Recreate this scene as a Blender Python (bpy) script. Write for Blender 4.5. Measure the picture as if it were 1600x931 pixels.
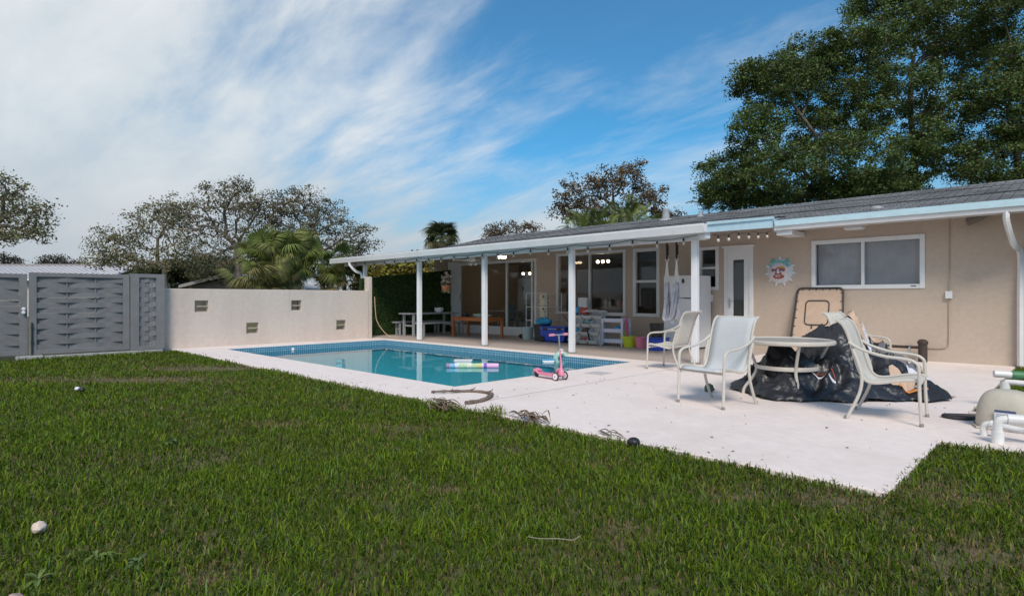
import bpy, bmesh, math, random
import numpy as np
from mathutils import Vector, Matrix, Euler
R = math.radians
rnd = random.Random(7)
for o in list(bpy.data.objects): bpy.data.objects.remove(o)
scene = bpy.context.scene
COL = scene.collection

# ------------------------------------------------------------------ camera
CH, F, HY, YAW = 1.2, 910.0, 466.5, R(44.5)
cam_d = bpy.data.cameras.new('camera'); cam = bpy.data.objects.new('camera', cam_d); COL.objects.link(cam)
cam.location = (0, 0, CH); cam.rotation_euler = (R(90), 0, YAW)
cam_d.sensor_width = 36; cam_d.lens = 36*F/1600; cam_d.shift_y = 1/1600
cam_d.clip_start = .05; cam_d.clip_end = 3000
scene.camera = cam
# ------------------------------------------------------------------ sky and sun
SUN_AZ, SUN_EL = math.atan2(.72, -.66), R(46)
world = bpy.data.worlds.new('World'); scene.world = world; world.use_nodes = True
def build_world():
    nt = world.node_tree; nt.nodes.clear(); N = nt.nodes.new; L = nt.links.new
    out = N('ShaderNodeOutputWorld'); bg = N('ShaderNodeBackground'); L(bg.outputs[0], out.inputs[0])
    bg.inputs[1].default_value = .1
    sky = N('ShaderNodeTexSky'); sky.sky_type = 'NISHITA'; sky.sun_disc = False
    sky.sun_elevation = SUN_EL; sky.sun_rotation = SUN_AZ; sky.air_density = 1.0; sky.dust_density = .6; sky.ozone_density = 2.0
    tint = N('ShaderNodeMix'); tint.data_type = 'RGBA'; tint.blend_type = 'MULTIPLY'; tint.inputs[0].default_value = 1
    L(sky.outputs[0], tint.inputs[6]); tint.inputs[7].default_value = (.185, .70, .90, 1)
    tc = N('ShaderNodeTexCoord'); sep = N('ShaderNodeSeparateXYZ'); L(tc.outputs['Generated'], sep.inputs[0])
    def math_(op, a, b=None, c=None):
        m = N('ShaderNodeMath'); m.operation = op
        for i, v in enumerate((a, b, c)):
            if v is None: continue
            if isinstance(v, (int, float)): m.inputs[i].default_value = v
            else: L(v, m.inputs[i])
        return m.outputs[0]
    zz = math_('ADD', math_('MAXIMUM', sep.outputs[2], 0.0), .22)
    u = math_('DIVIDE', sep.outputs[0], zz); v = math_('DIVIDE', sep.outputs[1], zz)
    comb = N('ShaderNodeCombineXYZ'); L(u, comb.inputs[0]); L(v, comb.inputs[1])
    mp = N('ShaderNodeMapping'); mp.inputs['Rotation'].default_value = (0, 0, R(-28)); mp.inputs['Scale'].default_value = (.50, 1.35, 1)
    mp.inputs['Location'].default_value = (3.1, 1.7, 0)
    L(comb.outputs[0], mp.inputs[0])
    n1 = N('ShaderNodeTexNoise'); n1.inputs['Scale'].default_value = .9; n1.inputs['Detail'].default_value = 9; n1.inputs['Roughness'].default_value = .56; n1.inputs['Distortion'].default_value = .22
    L(mp.outputs[0], n1.inputs[0])
    n2 = N('ShaderNodeTexNoise'); n2.inputs['Scale'].default_value = 3.2; n2.inputs['Detail'].default_value = 8; n2.inputs['Roughness'].default_value = .6; n2.inputs['Distortion'].default_value = .35
    L(mp.outputs[0], n2.inputs[0])
    # coverage grows towards the west (x-) and the horizon
    side = math_('MULTIPLY_ADD', sep.outputs[0], -.50, math_('MULTIPLY', sep.outputs[1], -.46))
    low = math_('MULTIPLY', math_('SUBTRACT', .30, sep.outputs[2]), .50)
    side = math_('MAXIMUM', side, -.24)
    cov = math_('ADD', math_('ADD', n1.outputs[0], math_('MULTIPLY', math_('SUBTRACT', n2.outputs[0], .5), .62)), math_('ADD', side, low))
    ramp = N('ShaderNodeValToRGB'); e = ramp.color_ramp.elements
    e[0].position = .37; e[0].color = (.06, .06, .06, 1); e[1].position = .84; e[1].color = (.95, .95, .95, 1)
    ramp.color_ramp.interpolation = 'EASE'
    L(cov, ramp.inputs[0])
    mp3 = N('ShaderNodeMapping'); mp3.inputs['Rotation'].default_value = (0, 0, R(-40)); mp3.inputs['Scale'].default_value = (.42, 1.15, 1); L(comb.outputs[0], mp3.inputs[0])
    n3 = N('ShaderNodeTexNoise'); n3.inputs['Scale'].default_value = 1.5; n3.inputs['Detail'].default_value = 9; n3.inputs['Roughness'].default_value = .62; n3.inputs['Distortion'].default_value = .5; L(mp3.outputs[0], n3.inputs[0])
    ws3 = N('ShaderNodeMapRange'); ws3.interpolation_type = 'SMOOTHSTEP'; L(n3.outputs[0], ws3.inputs[0]); ws3.inputs[1].default_value = .46; ws3.inputs[2].default_value = .74; ws3.inputs[3].default_value = 0; ws3.inputs[4].default_value = .48
    cover = math_('MAXIMUM', ramp.outputs[0], ws3.outputs[0])
    # cloud tone: brighter and greyer streaks
    cr = N('ShaderNodeValToRGB'); c = cr.color_ramp.elements
    c[0].position = .36; c[0].color = (.66, .745, .81, 1); c[1].position = .62; c[1].color = (.90, .935, .955, 1)
    L(math_('ADD', n1.outputs[0], math_('MULTIPLY', math_('SUBTRACT', n2.outputs[0], .5), .5)), cr.inputs[0])
    sc = N('ShaderNodeVectorMath'); sc.operation = 'SCALE'; sc.inputs[3].default_value = 5.8; L(cr.outputs[0], sc.inputs[0])
    mx = N('ShaderNodeMix'); mx.data_type = 'RGBA'; L(cover, mx.inputs[0]); L(tint.outputs[2], mx.inputs[6]); L(sc.outputs[0], mx.inputs[7])
    # hazy band near the horizon
    hz = N('ShaderNodeMapRange'); L(sep.outputs[2], hz.inputs[0]); hz.inputs[1].default_value = .02; hz.inputs[2].default_value = .27; hz.inputs[3].default_value = .75; hz.inputs[4].default_value = 0
    hz.interpolation_type = 'SMOOTHSTEP'
    mh = N('ShaderNodeMix'); mh.data_type = 'RGBA'; L(hz.outputs[0], mh.inputs[0]); L(mx.outputs[2], mh.inputs[6]); mh.inputs[7].default_value = (2.75, 3.05, 3.4, 1)
    L(mh.outputs[2], bg.inputs[0])
build_world()
sun_d = bpy.data.lights.new('sun', 'SUN'); sun = bpy.data.objects.new('sun', sun_d); COL.objects.link(sun)
sun_d.energy = 2.0; sun_d.angle = R(20); sun_d.color = (1, .88, .75)
sd = Vector((math.sin(SUN_AZ)*math.cos(SUN_EL), math.cos(SUN_AZ)*math.cos(SUN_EL), math.sin(SUN_EL)))
sun.rotation_euler = sd.to_track_quat('Z', 'Y').to_euler(); sun.location = sd*30
vs = scene.view_settings
vs.view_transform = 'Standard'; vs.look = 'None'; vs.exposure = 0.64; vs.gamma = 1; vs.use_curve_mapping = False

# ------------------------------------------------------------------ pixel -> place
fw = (-math.sin(YAW), math.cos(YAW)); rt = (math.cos(YAW), math.sin(YAW))
def G(px, py, z=0.0):                       # point on the ground (or at height z)
    d = (CH-z)*F/(py-HY); l = (px-800)/F*d
    return fw[0]*d+rt[0]*l, fw[1]*d+rt[1]*l
def WY(px, py, Y):                          # point on a wall y = Y
    k = (px-800)/F; t = Y/(fw[1]+rt[1]*k)
    return (fw[0]+rt[0]*k)*t, CH+(HY-py)/F*t
def C(px, py, d):                           # point at depth d
    l = (px-800)/F*d
    return Vector((fw[0]*d+rt[0]*l, fw[1]*d+rt[1]*l, CH+(HY-py)/F*d))

# ------------------------------------------------------------------ materials
MATS = {}
def mat(name, col, rough=.6, var=.10, scale=6, bump=0.0, bscale=60, metal=0.0, spec=.5, col2=None, sheen=0.0, detail=5, emit=0):
    if name in MATS: return MATS[name]
    m = bpy.data.materials.new(name); m.use_nodes = True; nt = m.node_tree; N = nt.nodes.new; L = nt.links.new
    b = nt.nodes['Principled BSDF']
    b.inputs['Roughness'].default_value = rough; b.inputs['Metallic'].default_value = metal
    b.inputs['Specular IOR Level'].default_value = spec
    if sheen: b.inputs['Sheen Weight'].default_value = sheen
    tc = N('ShaderNodeTexCoord'); n = N('ShaderNodeTexNoise'); L(tc.outputs['Object'], n.inputs[0])
    n.inputs['Scale'].default_value = scale; n.inputs['Detail'].default_value = detail; n.inputs['Roughness'].default_value = .62
    r = N('ShaderNodeValToRGB'); e = r.color_ramp.elements
    c2 = col2 if col2 else tuple(min(1, c*(1+var)) for c in col); c1 = col if col2 else tuple(c*(1-var) for c in col)
    e[0].position = .32; e[0].color = (*c1, 1); e[1].position = .68; e[1].color = (*c2, 1)
    L(n.outputs[0], r.inputs[0]); L(r.outputs[0], b.inputs['Base Color'])
    if bump:
        nb = N('ShaderNodeTexNoise'); L(tc.outputs['Object'], nb.inputs[0]); nb.inputs['Scale'].default_value = bscale; nb.inputs['Detail'].default_value = 4
        bp = N('ShaderNodeBump'); bp.inputs['Strength'].default_value = bump; bp.inputs['Distance'].default_value = .01
        L(nb.outputs[0], bp.inputs['Height']); L(bp.outputs[0], b.inputs['Normal'])
    if emit:
        b.inputs['Emission Color'].default_value = (*col, 1); b.inputs['Emission Strength'].default_value = emit
    MATS[name] = m
    return m
def weathered(name, col, stain, rough=.8, s1=.7, s2=9, amt=.5, bump=.25, bscale=90, streak=False):
    """plaster / concrete: base colour with broad stains, fine speckle and streaks"""
    m = mat(name, col, rough, .05, s2, bump, bscale); nt = m.node_tree; N = nt.nodes.new; L = nt.links.new
    b = nt.nodes['Principled BSDF']; src = b.inputs['Base Color'].links[0].from_socket
    tc = [n for n in nt.nodes if n.type == 'TEX_COORD'][0]
    mp = N('ShaderNodeMapping'); L(tc.outputs['Object'], mp.inputs[0])
    if streak: mp.inputs['Scale'].default_value = (1, 1, .22)
    n = N('ShaderNodeTexNoise'); n.inputs['Scale'].default_value = s1; n.inputs['Detail'].default_value = 9; n.inputs['Roughness'].default_value = .7; L(mp.outputs[0], n.inputs[0])
    r = N('ShaderNodeValToRGB'); r.color_ramp.elements[0].position = .48; r.color_ramp.elements[0].color = (0, 0, 0, 1)
    r.color_ramp.elements[1].position = .75; r.color_ramp.elements[1].color = (amt, amt, amt, 1); L(n.outputs[0], r.inputs[0])
    mx = N('ShaderNodeMix'); mx.data_type = 'RGBA'; L(r.outputs[0], mx.inputs[0]); L(src, mx.inputs[6]); mx.inputs[7].default_value = (*stain, 1)
    # small dark specks
    v = N('ShaderNodeTexNoise'); v.inputs['Scale'].default_value = 23; v.inputs['Detail'].default_value = 3; L(tc.outputs['Object'], v.inputs[0])
    r2 = N('ShaderNodeValToRGB'); r2.color_ramp.elements[0].position = .70; r2.color_ramp.elements[0].color = (0, 0, 0, 1); r2.color_ramp.elements[1].position = .78; r2.color_ramp.elements[1].color = (.5, .5, .5, 1); L(v.outputs[0], r2.inputs[0])
    m2 = N('ShaderNodeMix'); m2.data_type = 'RGBA'; L(r2.outputs[0], m2.inputs[0]); L(mx.outputs[2], m2.inputs[6]); m2.inputs[7].default_value = (*[c*.6 for c in stain], 1)
    L(m2.outputs[2], b.inputs['Base Color'])
    return m
def attr_mat(name, rough=.55, trans=.35, spec=.3):
    """leaf / blade material: colour from the 'Col' attribute, part translucent"""
    m = bpy.data.materials.new(name); m.use_nodes = True; nt = m.node_tree; N = nt.nodes.new; L = nt.links.new
    b = nt.nodes['Principled BSDF']; out = nt.nodes['Material Output']
    a = N('ShaderNodeAttribute'); a.attribute_name = 'Col'
    L(a.outputs['Color'], b.inputs['Base Color']); b.inputs['Roughness'].default_value = rough; b.inputs['Specular IOR Level'].default_value = spec
    t = N('ShaderNodeBsdfTranslucent'); L(a.outputs['Color'], t.inputs[0])
    mx = N('ShaderNodeMixShader'); mx.inputs[0].default_value = trans; L(b.outputs[0], mx.inputs[1]); L(t.outputs[0], mx.inputs[2]); L(mx.outputs[0], out.inputs[0])
    MATS[name] = m
    return m
def clear_mat(name, tint, ior=1.45, gloss_rough=0.0, bump=0.0, bscale=3.0):
    """glass / water: Fresnel mix of tinted transmission and mirror reflection"""
    m = bpy.data.materials.new(name); m.use_nodes = True; nt = m.node_tree; nt.nodes.clear(); N = nt.nodes.new; L = nt.links.new
    out = N('ShaderNodeOutputMaterial'); t = N('ShaderNodeBsdfTransparent'); t.inputs[0].default_value = (*tint, 1)
    g = N('ShaderNodeBsdfGlossy'); g.inputs['Roughness'].default_value = gloss_rough
    fr = N('ShaderNodeFresnel'); ge = N('ShaderNodeNewGeometry'); mi = N('ShaderNodeMapRange'); mi.inputs[3].default_value = ior; mi.inputs[4].default_value = 1/ior   # a thin sheet reflects alike from both sides
    L(ge.outputs['Backfacing'], mi.inputs[0]); L(mi.outputs[0], fr.inputs[0])
    mx = N('ShaderNodeMixShader'); L(fr.outputs[0], mx.inputs[0]); L(t.outputs[0], mx.inputs[1]); L(g.outputs[0], mx.inputs[2]); L(mx.outputs[0], out.inputs[0])
    if bump:
        tc = N('ShaderNodeTexCoord'); n = N('ShaderNodeTexNoise'); n.inputs['Scale'].default_value = bscale; n.inputs['Detail'].default_value = 3; L(tc.outputs['Object'], n.inputs[0])
        bp = N('ShaderNodeBump'); bp.inputs['Strength'].default_value = bump; bp.inputs['Distance'].default_value = .02
        L(n.outputs[0], bp.inputs['Height']); L(bp.outputs[0], g.inputs['Normal']); L(bp.outputs[0], fr.inputs['Normal'])
    MATS[name] = m
    return m

# ------------------------------------------------------------------ mesh helpers
class MB:
    def __init__(s): s.v = []; s.f = []
    def add(s, vs_, fs_):
        b = len(s.v); s.v += [tuple(v) for v in vs_]; s.f += [tuple(i+b for i in f) for f in fs_]; return s
    def box(s, x0, x1, y0, y1, z0, z1, M=None):
        x0, x1 = min(x0, x1), max(x0, x1); y0, y1 = min(y0, y1), max(y0, y1); z0, z1 = min(z0, z1), max(z0, z1)
        v = [(x0,y0,z0),(x1,y0,z0),(x1,y1,z0),(x0,y1,z0),(x0,y0,z1),(x1,y0,z1),(x1,y1,z1),(x0,y1,z1)]
        if M is not None: v = [M @ Vector(p) for p in v]
        return s.add(v, [(0,3,2,1),(4,5,6,7),(0,1,5,4),(1,2,6,5),(2,3,7,6),(3,0,4,7)])
    def prism(s, poly, place, w0, w1):
        n = len(poly)
        v = [place(a, b, w0) for a, b in poly]+[place(a, b, w1) for a, b in poly]
        return s.add(v, [tuple(range(n))[::-1], tuple(range(n, 2*n))]+[(i, (i+1) % n, n+(i+1) % n, n+i) for i in range(n)])
    def tube(s, pts, r, n=8, closed=False, flat=1.0):
        P = [Vector(p) for p in pts]; m = len(P); rr = r if isinstance(r, (list, tuple)) else [r]*m
        base = len(s.v); up = None
        for i, p in enumerate(P):
            if closed: t = P[(i+1) % m]-P[i-1]
            else: t = P[min(i+1, m-1)]-P[max(i-1, 0)]
            t.normalize()
            if up is None:
                up = Vector((0, 0, 1)) if abs(t.z) < .9 else Vector((1, 0, 0))
            a = t.cross(up)
            if a.length < 1e-4: a = t.cross(Vector((0, 1, 0)))
            a.normalize(); b = a.cross(t).normalized(); up = b
            for k in range(n):
                an = 2*math.pi*k/n
                s.v.append(tuple(p+a*(math.cos(an)*rr[i])+b*(math.sin(an)*rr[i]*flat)))
        for i in range(m if closed else m-1):
            j = (i+1) % m
            for k in range(n):
                s.f.append((base+i*n+k, base+i*n+(k+1) % n, base+j*n+(k+1) % n, base+j*n+k))
        if not closed:
            s.f.append(tuple(base+k for k in range(n))[::-1]); s.f.append(tuple(base+(m-1)*n+k for k in range(n)))
        return s
    def lathe(s, prof, n=20, c=(0, 0, 0), sx=1, sy=1, M=None):
        base = len(s.v)
        for r, z in prof:
            for k in range(n):
                a = 2*math.pi*k/n; p = Vector((c[0]+r*math.cos(a)*sx, c[1]+r*math.sin(a)*sy, c[2]+z))
                s.v.append(tuple(M @ p if M is not None else p))
        for i in range(len(prof)-1):
            for k in range(n):
                s.f.append((base+i*n+k, base+i*n+(k+1) % n, base+(i+1)*n+(k+1) % n, base+(i+1)*n+k))
        s.f.append(tuple(base+k for k in range(n))[::-1]); s.f.append(tuple(base+(len(prof)-1)*n+k for k in range(n)))
        return s
    def ball(s, c, r, n=12, sx=1, sy=1, sz=1):
        k = max(4, n//2)
        return s.lathe([(max(.001, r*math.sin(math.pi*i/k)), -r*sz*math.cos(math.pi*i/k)) for i in range(k+1)], n, c, sx, sy)
    def build(s, name, material, parent=None, smooth=False, bevel=0.0, loc=None, rot=None, world_off=True, jitter=0):
        off = Vector((0, 0, 0))
        q = parent
        while q is not None and world_off:
            if 'world' in q.keys(): off = Vector(q['world']); break
            q = q.parent
        me = bpy.data.meshes.new(name)
        me.from_pydata([tuple(Vector(v)-off) for v in s.v], [], s.f); me.update()
        bm = bmesh.new(); bm.from_mesh(me); bmesh.ops.recalc_face_normals(bm, faces=bm.faces); bm.to_mesh(me); bm.free()
        if material is not None: me.materials.append(material)
        if smooth:
            me.polygons.foreach_set('use_smooth', [True]*len(me.polygons))
            me.set_sharp_from_angle(angle=R(40))
        o = bpy.data.objects.new(name, me); COL.objects.link(o)
        if parent is not None: o.parent = parent
        if loc: o.location = loc
        if rot: o.rotation_euler = rot
        if bevel:
            b = o.modifiers.new('bevel', 'BEVEL'); b.width = bevel; b.segments = 2; b.limit_method = 'ANGLE'; b.angle_limit = R(40)
        return o
def tag(o, label, cat, group=None):
    o['label'] = label; o['category'] = cat
    if group: o['group'] = group
    return o
def thing(name, label, cat, loc=(0, 0, 0), rz=0.0, group=None, world=False):
    o = bpy.data.objects.new(name, None); COL.objects.link(o); o.location = loc; o.rotation_euler = (0, 0, rz); o.empty_display_size = .2
    if world: o['world'] = list(loc)          # its parts are written in world coordinates
    return tag(o, label, cat, group)
def struct(o): o['kind'] = 'structure'; return o
def copy_tree(o, parent=None):
    c = o.copy(); COL.objects.link(c); c.parent = parent
    for ch in list(o.children): copy_tree(ch, c)
    return c
def grid_solid(us, vs_, filled, place, w0, w1):
    """solid plate with rectangular holes"""
    b = MB(); idx = {}
    def V(i, j, k):
        if (i, j, k) not in idx:
            idx[(i, j, k)] = len(b.v); b.v.append(tuple(place(us[i], vs_[j], (w0, w1)[k])))
        return idx[(i, j, k)]
    nu, nv = len(us)-1, len(vs_)-1
    fl = [[filled((us[i]+us[i+1])/2, (vs_[j]+vs_[j+1])/2) for j in range(nv)] for i in range(nu)]
    g = lambda i, j: 0 <= i < nu and 0 <= j < nv and fl[i][j]
    for i in range(nu):
        for j in range(nv):
            if not fl[i][j]: continue
            for k in (0, 1): b.f.append((V(i,j,k), V(i+1,j,k), V(i+1,j+1,k), V(i,j+1,k)))
            if not g(i-1, j): b.f.append((V(i,j,0), V(i,j+1,0), V(i,j+1,1), V(i,j,1)))
            if not g(i+1, j): b.f.append((V(i+1,j,0), V(i+1,j+1,0), V(i+1,j+1,1), V(i+1,j,1)))
            if not g(i, j-1): b.f.append((V(i,j,0), V(i+1,j,0), V(i+1,j,1), V(i,j,1)))
            if not g(i, j+1): b.f.append((V(i,j+1,0), V(i+1,j+1,0), V(i+1,j+1,1), V(i,j+1,1)))
    return b
def mesh_np(name, verts, quads, tris, material, cols=None, parent=None):
    """fast mesh from numpy arrays; cols = per-vertex rgb"""
    me = bpy.data.meshes.new(name)
    nq = 0 if quads is None else len(quads); ntr = 0 if tris is None else len(tris)
    me.vertices.add(len(verts)); me.vertices.foreach_set('co', np.asarray(verts, np.float32).ravel())
    li = []; st = []
    if nq: li.append(np.asarray(quads, np.int32).ravel()); st.append(np.arange(nq)*4)
    if ntr: li.append(np.asarray(tris, np.int32).ravel()); st.append(nq*4+np.arange(ntr)*3)
    li = np.concatenate(li); st = np.concatenate(st).astype(np.int32)
    me.loops.add(len(li)); me.loops.foreach_set('vertex_index', li)
    me.polygons.add(nq+ntr); me.polygons.foreach_set('loop_start', st)
    me.update(calc_edges=True); me.validate()
    if cols is not None:
        a = me.attributes.new('Col', 'FLOAT_COLOR', 'POINT')
        c4 = np.ones((len(verts), 4), np.float32); c4[:, :3] = cols; a.data.foreach_set('color', c4.ravel())
    me.materials.append(material)
    o = bpy.data.objects.new(name, me); COL.objects.link(o)
    if parent is not None: o.parent = parent
    return o
def arc(pts, n=6):
    """Catmull-Rom through points"""
    P = [Vector(p) for p in pts]; out = []
    for i in range(len(P)-1):
        p0 = P[max(i-1, 0)]; p1 = P[i]; p2 = P[i+1]; p3 = P[min(i+2, len(P)-1)]
        for k in range(n):
            t = k/n
            out.append(.5*((2*p1)+(p2-p0)*t+(2*p0-5*p1+4*p2-p3)*t*t+(3*p1-p0-3*p2+p3)*t**3))
    out.append(P[-1]); return out
# ------------------------------------------------------------------ shared materials
white_paint = mat('white_paint', (.74, .74, .76), .45, .04, 3, .05, 50)
white_trim = mat('white_trim', (.72, .73, .74), .4, .05, 4)
blue_trim = mat('pale_blue_paint', (.50, .68, .76), .45, .06, 5, .05)
stucco = weathered('tan_stucco', (.52, .425, .35), (.44, .35, .285), .85, .6, 12, .45, .5, 140, True)
stucco_pale = weathered('pale_wall_paint', (.62, .52, .455), (.42, .34, .29), .85, .8, 9, .55, .5, 110, True)
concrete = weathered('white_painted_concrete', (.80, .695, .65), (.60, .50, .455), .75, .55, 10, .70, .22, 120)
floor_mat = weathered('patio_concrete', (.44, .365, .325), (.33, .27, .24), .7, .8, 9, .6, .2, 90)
dark_metal = mat('dark_metal', (.03, .03, .032), .5, .2, 10)
chrome = mat('brushed_metal', (.5, .5, .5), .3, .1, 10, metal=.9)
glass = clear_mat('window_glass', (.84, .86, .86), 1.5)
black_plastic = mat('black_plastic', (.02, .02, .022), .45, .3, 8)
white_plastic = mat('white_plastic', (.72, .72, .74), .4, .05, 6)
soil = mat('soil', (.085, .07, .045), .95, .4, 7, .5, 60)
bulb_lit = mat('lit_bulb', (1.0, .78, .50), .4, 0, 3, emit=9)

# ------------------------------------------------------------------ ground, deck, pool
PX0, PX1, PY0, PY1 = -14.65, -6.14, 5.13, 9.55
us = [-900, -15.5, PX0, PX1, 5, 900]; vv = [-900, 0, PY0, PY1, 14, 900]
inpool = lambda x, y: PX0 < x < PX1 and PY0 < y < PY1
b = MB()
for i in range(len(us)-1):
    for j in range(len(vv)-1):
        if inpool((us[i]+us[i+1])/2, (vv[j]+vv[j+1])/2): continue
        b.add([(us[i], vv[j], -.035), (us[i+1], vv[j], -.035), (us[i+1], vv[j+1], -.035), (us[i], vv[j+1], -.035)], [(0, 1, 2, 3)])
ground_mat = mat('lawn_soil', (.135, .10, .055), .95, .4, 5, .5, 60, col2=(.075, .085, .028))
struct(b.build('ground', ground_mat))
deck_x = [-15.5, PX0, PX1, -.87, 3.6]; deck_y = [4.2, PY0, 6.05, 7.6, PY1, 13.6]
def deck_fill(x, y):
    if inpool(x, y): return False
    if x > -.87: return 6.05 < y < 7.6
    return True
deck = struct(grid_solid(deck_x, deck_y, deck_fill, lambda u, v, w: (u, v, w), -.10, 0.0).build('pool_deck', concrete, bevel=.008))
crack = mat('joint_grime', (.34, .29, .27), .9, .3, 9)
for x in (-5.0,):
    pts = [(x+.012*math.sin(k*1.7)+.006*rnd.uniform(-1, 1), 4.22+k*.2) for k in range(27)]
    q = MB()
    for (xa, ya), (xb, yb) in zip(pts, pts[1:]): q.add([(xa-.004, ya, .003), (xa+.004, ya, .003), (xb+.004, yb, .003), (xb-.004, yb, .003)], [(0, 1, 2, 3)])
    q.build('expansion_joint', crack, deck)
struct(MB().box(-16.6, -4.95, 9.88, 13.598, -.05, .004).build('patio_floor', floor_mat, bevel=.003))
# pool basin
plaster = weathered('pool_plaster', (.24, .58, .66), (.17, .50, .60), .6, .5, 3, .6, .1, 20)
def tile_mat():
    m = bpy.data.materials.new('blue_mosaic_tile'); m.use_nodes = True; nt = m.node_tree; N = nt.nodes.new; L = nt.links.new
    b = nt.nodes['Principled BSDF']; b.inputs['Roughness'].default_value = .2
    tc = N('ShaderNodeTexCoord'); sx = N('ShaderNodeSeparateXYZ'); L(tc.outputs['Object'], sx.inputs[0])
    ad = N('ShaderNodeMath'); ad.operation = 'ADD'; L(sx.outputs[0], ad.inputs[0]); L(sx.outputs[1], ad.inputs[1])
    cb = N('ShaderNodeCombineXYZ'); L(ad.outputs[0], cb.inputs[0]); L(sx.outputs[2], cb.inputs[1])
    mp = N('ShaderNodeMapping'); mp.inputs['Rotation'].default_value = (0, 0, R(45)); mp.inputs['Location'].default_value = (.013, .027, .31); L(cb.outputs[0], mp.inputs[0])
    ck = N('ShaderNodeTexChecker'); ck.inputs['Scale'].default_value = 26; L(mp.outputs[0], ck.inputs[0])
    ck.inputs[1].default_value = (.055, .18, .29, 1); ck.inputs[2].default_value = (.20, .36, .45, 1)
    n = N('ShaderNodeTexNoise'); n.inputs['Scale'].default_value = 30; L(tc.outputs['Object'], n.inputs[0])
    mx = N('ShaderNodeMix'); mx.data_type = 'RGBA'; mx.blend_type = 'OVERLAY'; mx.inputs[0].default_value = .5; L(ck.outputs[0], mx.inputs[6]); L(n.outputs[0], mx.inputs[7])
    L(mx.outputs[2], b.inputs['Base Color']); return m
tile = tile_mat()
bz = MB()
D0, D1 = -1.1, -1.9
bz.add([(PX0, PY0, -.30), (PX1, PY0, -.30), (PX1, PY1, -.30), (PX0, PY1, -.30), (PX0, PY0, D0), (PX1, PY0, D1), (PX1, PY1, D1), (PX0, PY1, D0)],
       [(0, 1, 5, 4), (1, 2, 6, 5), (2, 3, 7, 6), (3, 0, 4, 7), (4, 5, 6, 7)])
basin = struct(bz.build('pool_basin', plaster))
tb = MB(); e = .006
tb.add([(PX0+e, PY0+e, -.012), (PX1-e, PY0+e, -.012), (PX1-e, PY1-e, -.012), (PX0+e, PY1-e, -.012), (PX0+e, PY0+e, -.31), (PX1-e, PY0+e, -.31), (PX1-e, PY1-e, -.31), (PX0+e, PY1-e, -.31)],
       [(0, 1, 5, 4), (1, 2, 6, 5), (2, 3, 7, 6), (3, 0, 4, 7)])
tb.build('tile_band', tile, basin)
WZ = -.135
water = clear_mat('pool_water', (.50, .84, .87), 1.33, 0.0, .10, 2.2)
struct(MB().add([(PX0+.007, PY0+.007, WZ), (PX1-.007, PY0+.007, WZ), (PX1-.007, PY1-.007, WZ), (PX0+.007, PY1-.007, WZ)], [(0, 1, 2, 3)]).build('water', water))

# ------------------------------------------------------------------ house
HY0 = 13.6
house = thing('house', 'long tan stucco bungalow with grey shingle roof and covered patio beside the pool', 'house', (-8, 13.7, 0), world=True)
opens = [(-16.04, -12.29, .2, 2.45), (-11.45, -9.0, .74, 2.54), (-8.73, -7.95, .73, 2.53), (-6.83, -6.35, 1.43, 2.45), (-6.19, -5.49, .03, 2.41), (-4.21, -2.21, 1.42, 2.43)]
hx = sorted({-17.5, 6.0, *[v for o in opens for v in o[:2]]}); hz = sorted({-.05, 2.87, *[v for o in opens for v in o[2:]]})
hole = lambda x, z: any(a < x < b_ and c < z < d for a, b_, c, d in opens)
grid_solid(hx, hz, lambda x, z: not hole(x, z), lambda u, v, w: (u, w, v), HY0, HY0+.2).build('front_wall', stucco, house)
MB().box(-17.5, -17.3, 13.803, 20.8, -.05, 2.87).box(5.8, 6, 13.803, 20.8, -.05, 2.87).box(-17.5, 6, 20.803, 21, -.05, 2.87).build('rear_wall', stucco, house)
# rooms behind the glass
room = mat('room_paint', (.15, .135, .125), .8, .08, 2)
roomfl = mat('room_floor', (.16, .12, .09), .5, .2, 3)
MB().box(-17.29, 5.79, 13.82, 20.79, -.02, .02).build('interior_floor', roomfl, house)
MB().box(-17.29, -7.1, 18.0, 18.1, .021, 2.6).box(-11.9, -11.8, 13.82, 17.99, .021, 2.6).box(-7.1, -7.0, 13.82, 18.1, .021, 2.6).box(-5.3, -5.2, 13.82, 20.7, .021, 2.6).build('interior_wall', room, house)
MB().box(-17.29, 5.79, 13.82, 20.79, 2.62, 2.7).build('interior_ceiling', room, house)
def window(x0, x1, z0, z1, muls=(), rails=(), fwid=.06, name='window', y=HY0, casing=True, bars=None):
    f = MB(); ya, yb = y-.025, y+.09
    f.box(x0-.02, x0+fwid, ya, yb, z0-.02, z1+.02).box(x1-fwid, x1+.02, ya, yb, z0-.02, z1+.02)
    f.box(x0+fwid, x1-fwid, ya+.001, yb, z1-fwid, z1+.02).box(x0+fwid, x1-fwid, ya+.001, yb, z0-.02, z0+fwid)
    for m in muls: f.box(m-fwid*.45, m+fwid*.45, ya+.012, yb-.01, z0+fwid, z1-fwid)
    for r_ in rails: f.box(x0+fwid, x1-fwid, ya+.014, yb-.012, r_-fwid*.45, r_+fwid*.45)
    fo = f.build(name, white_trim, house, bevel=.006)
    xs = [x0+fwid]+list(muls)+[x1-fwid]; zs = [z0+fwid]+list(rails)+[z1-fwid]
    for i in range(len(xs)-1):
        for j in range(len(zs)-1):
            dy = .03+.02*((i+j) % 2)
            MB().box(xs[i]+.001, xs[i+1]-.001, y+dy, y+dy+.006, zs[j]+.001, zs[j+1]-.001).build('pane', glass, fo)
    return fo
sl = window(-16.04, -12.29, .2, 2.45, (-14.82, -13.62, -12.48), (), .075, 'sliding_door')
MB().tube([(-15.90, HY0-.03, 1.15), (-15.90, HY0-.06, 1.18), (-15.90, HY0-.06, 1.35), (-15.90, HY0-.03, 1.38)], .011, 6).build('handle', dark_metal, sl, True)
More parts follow.
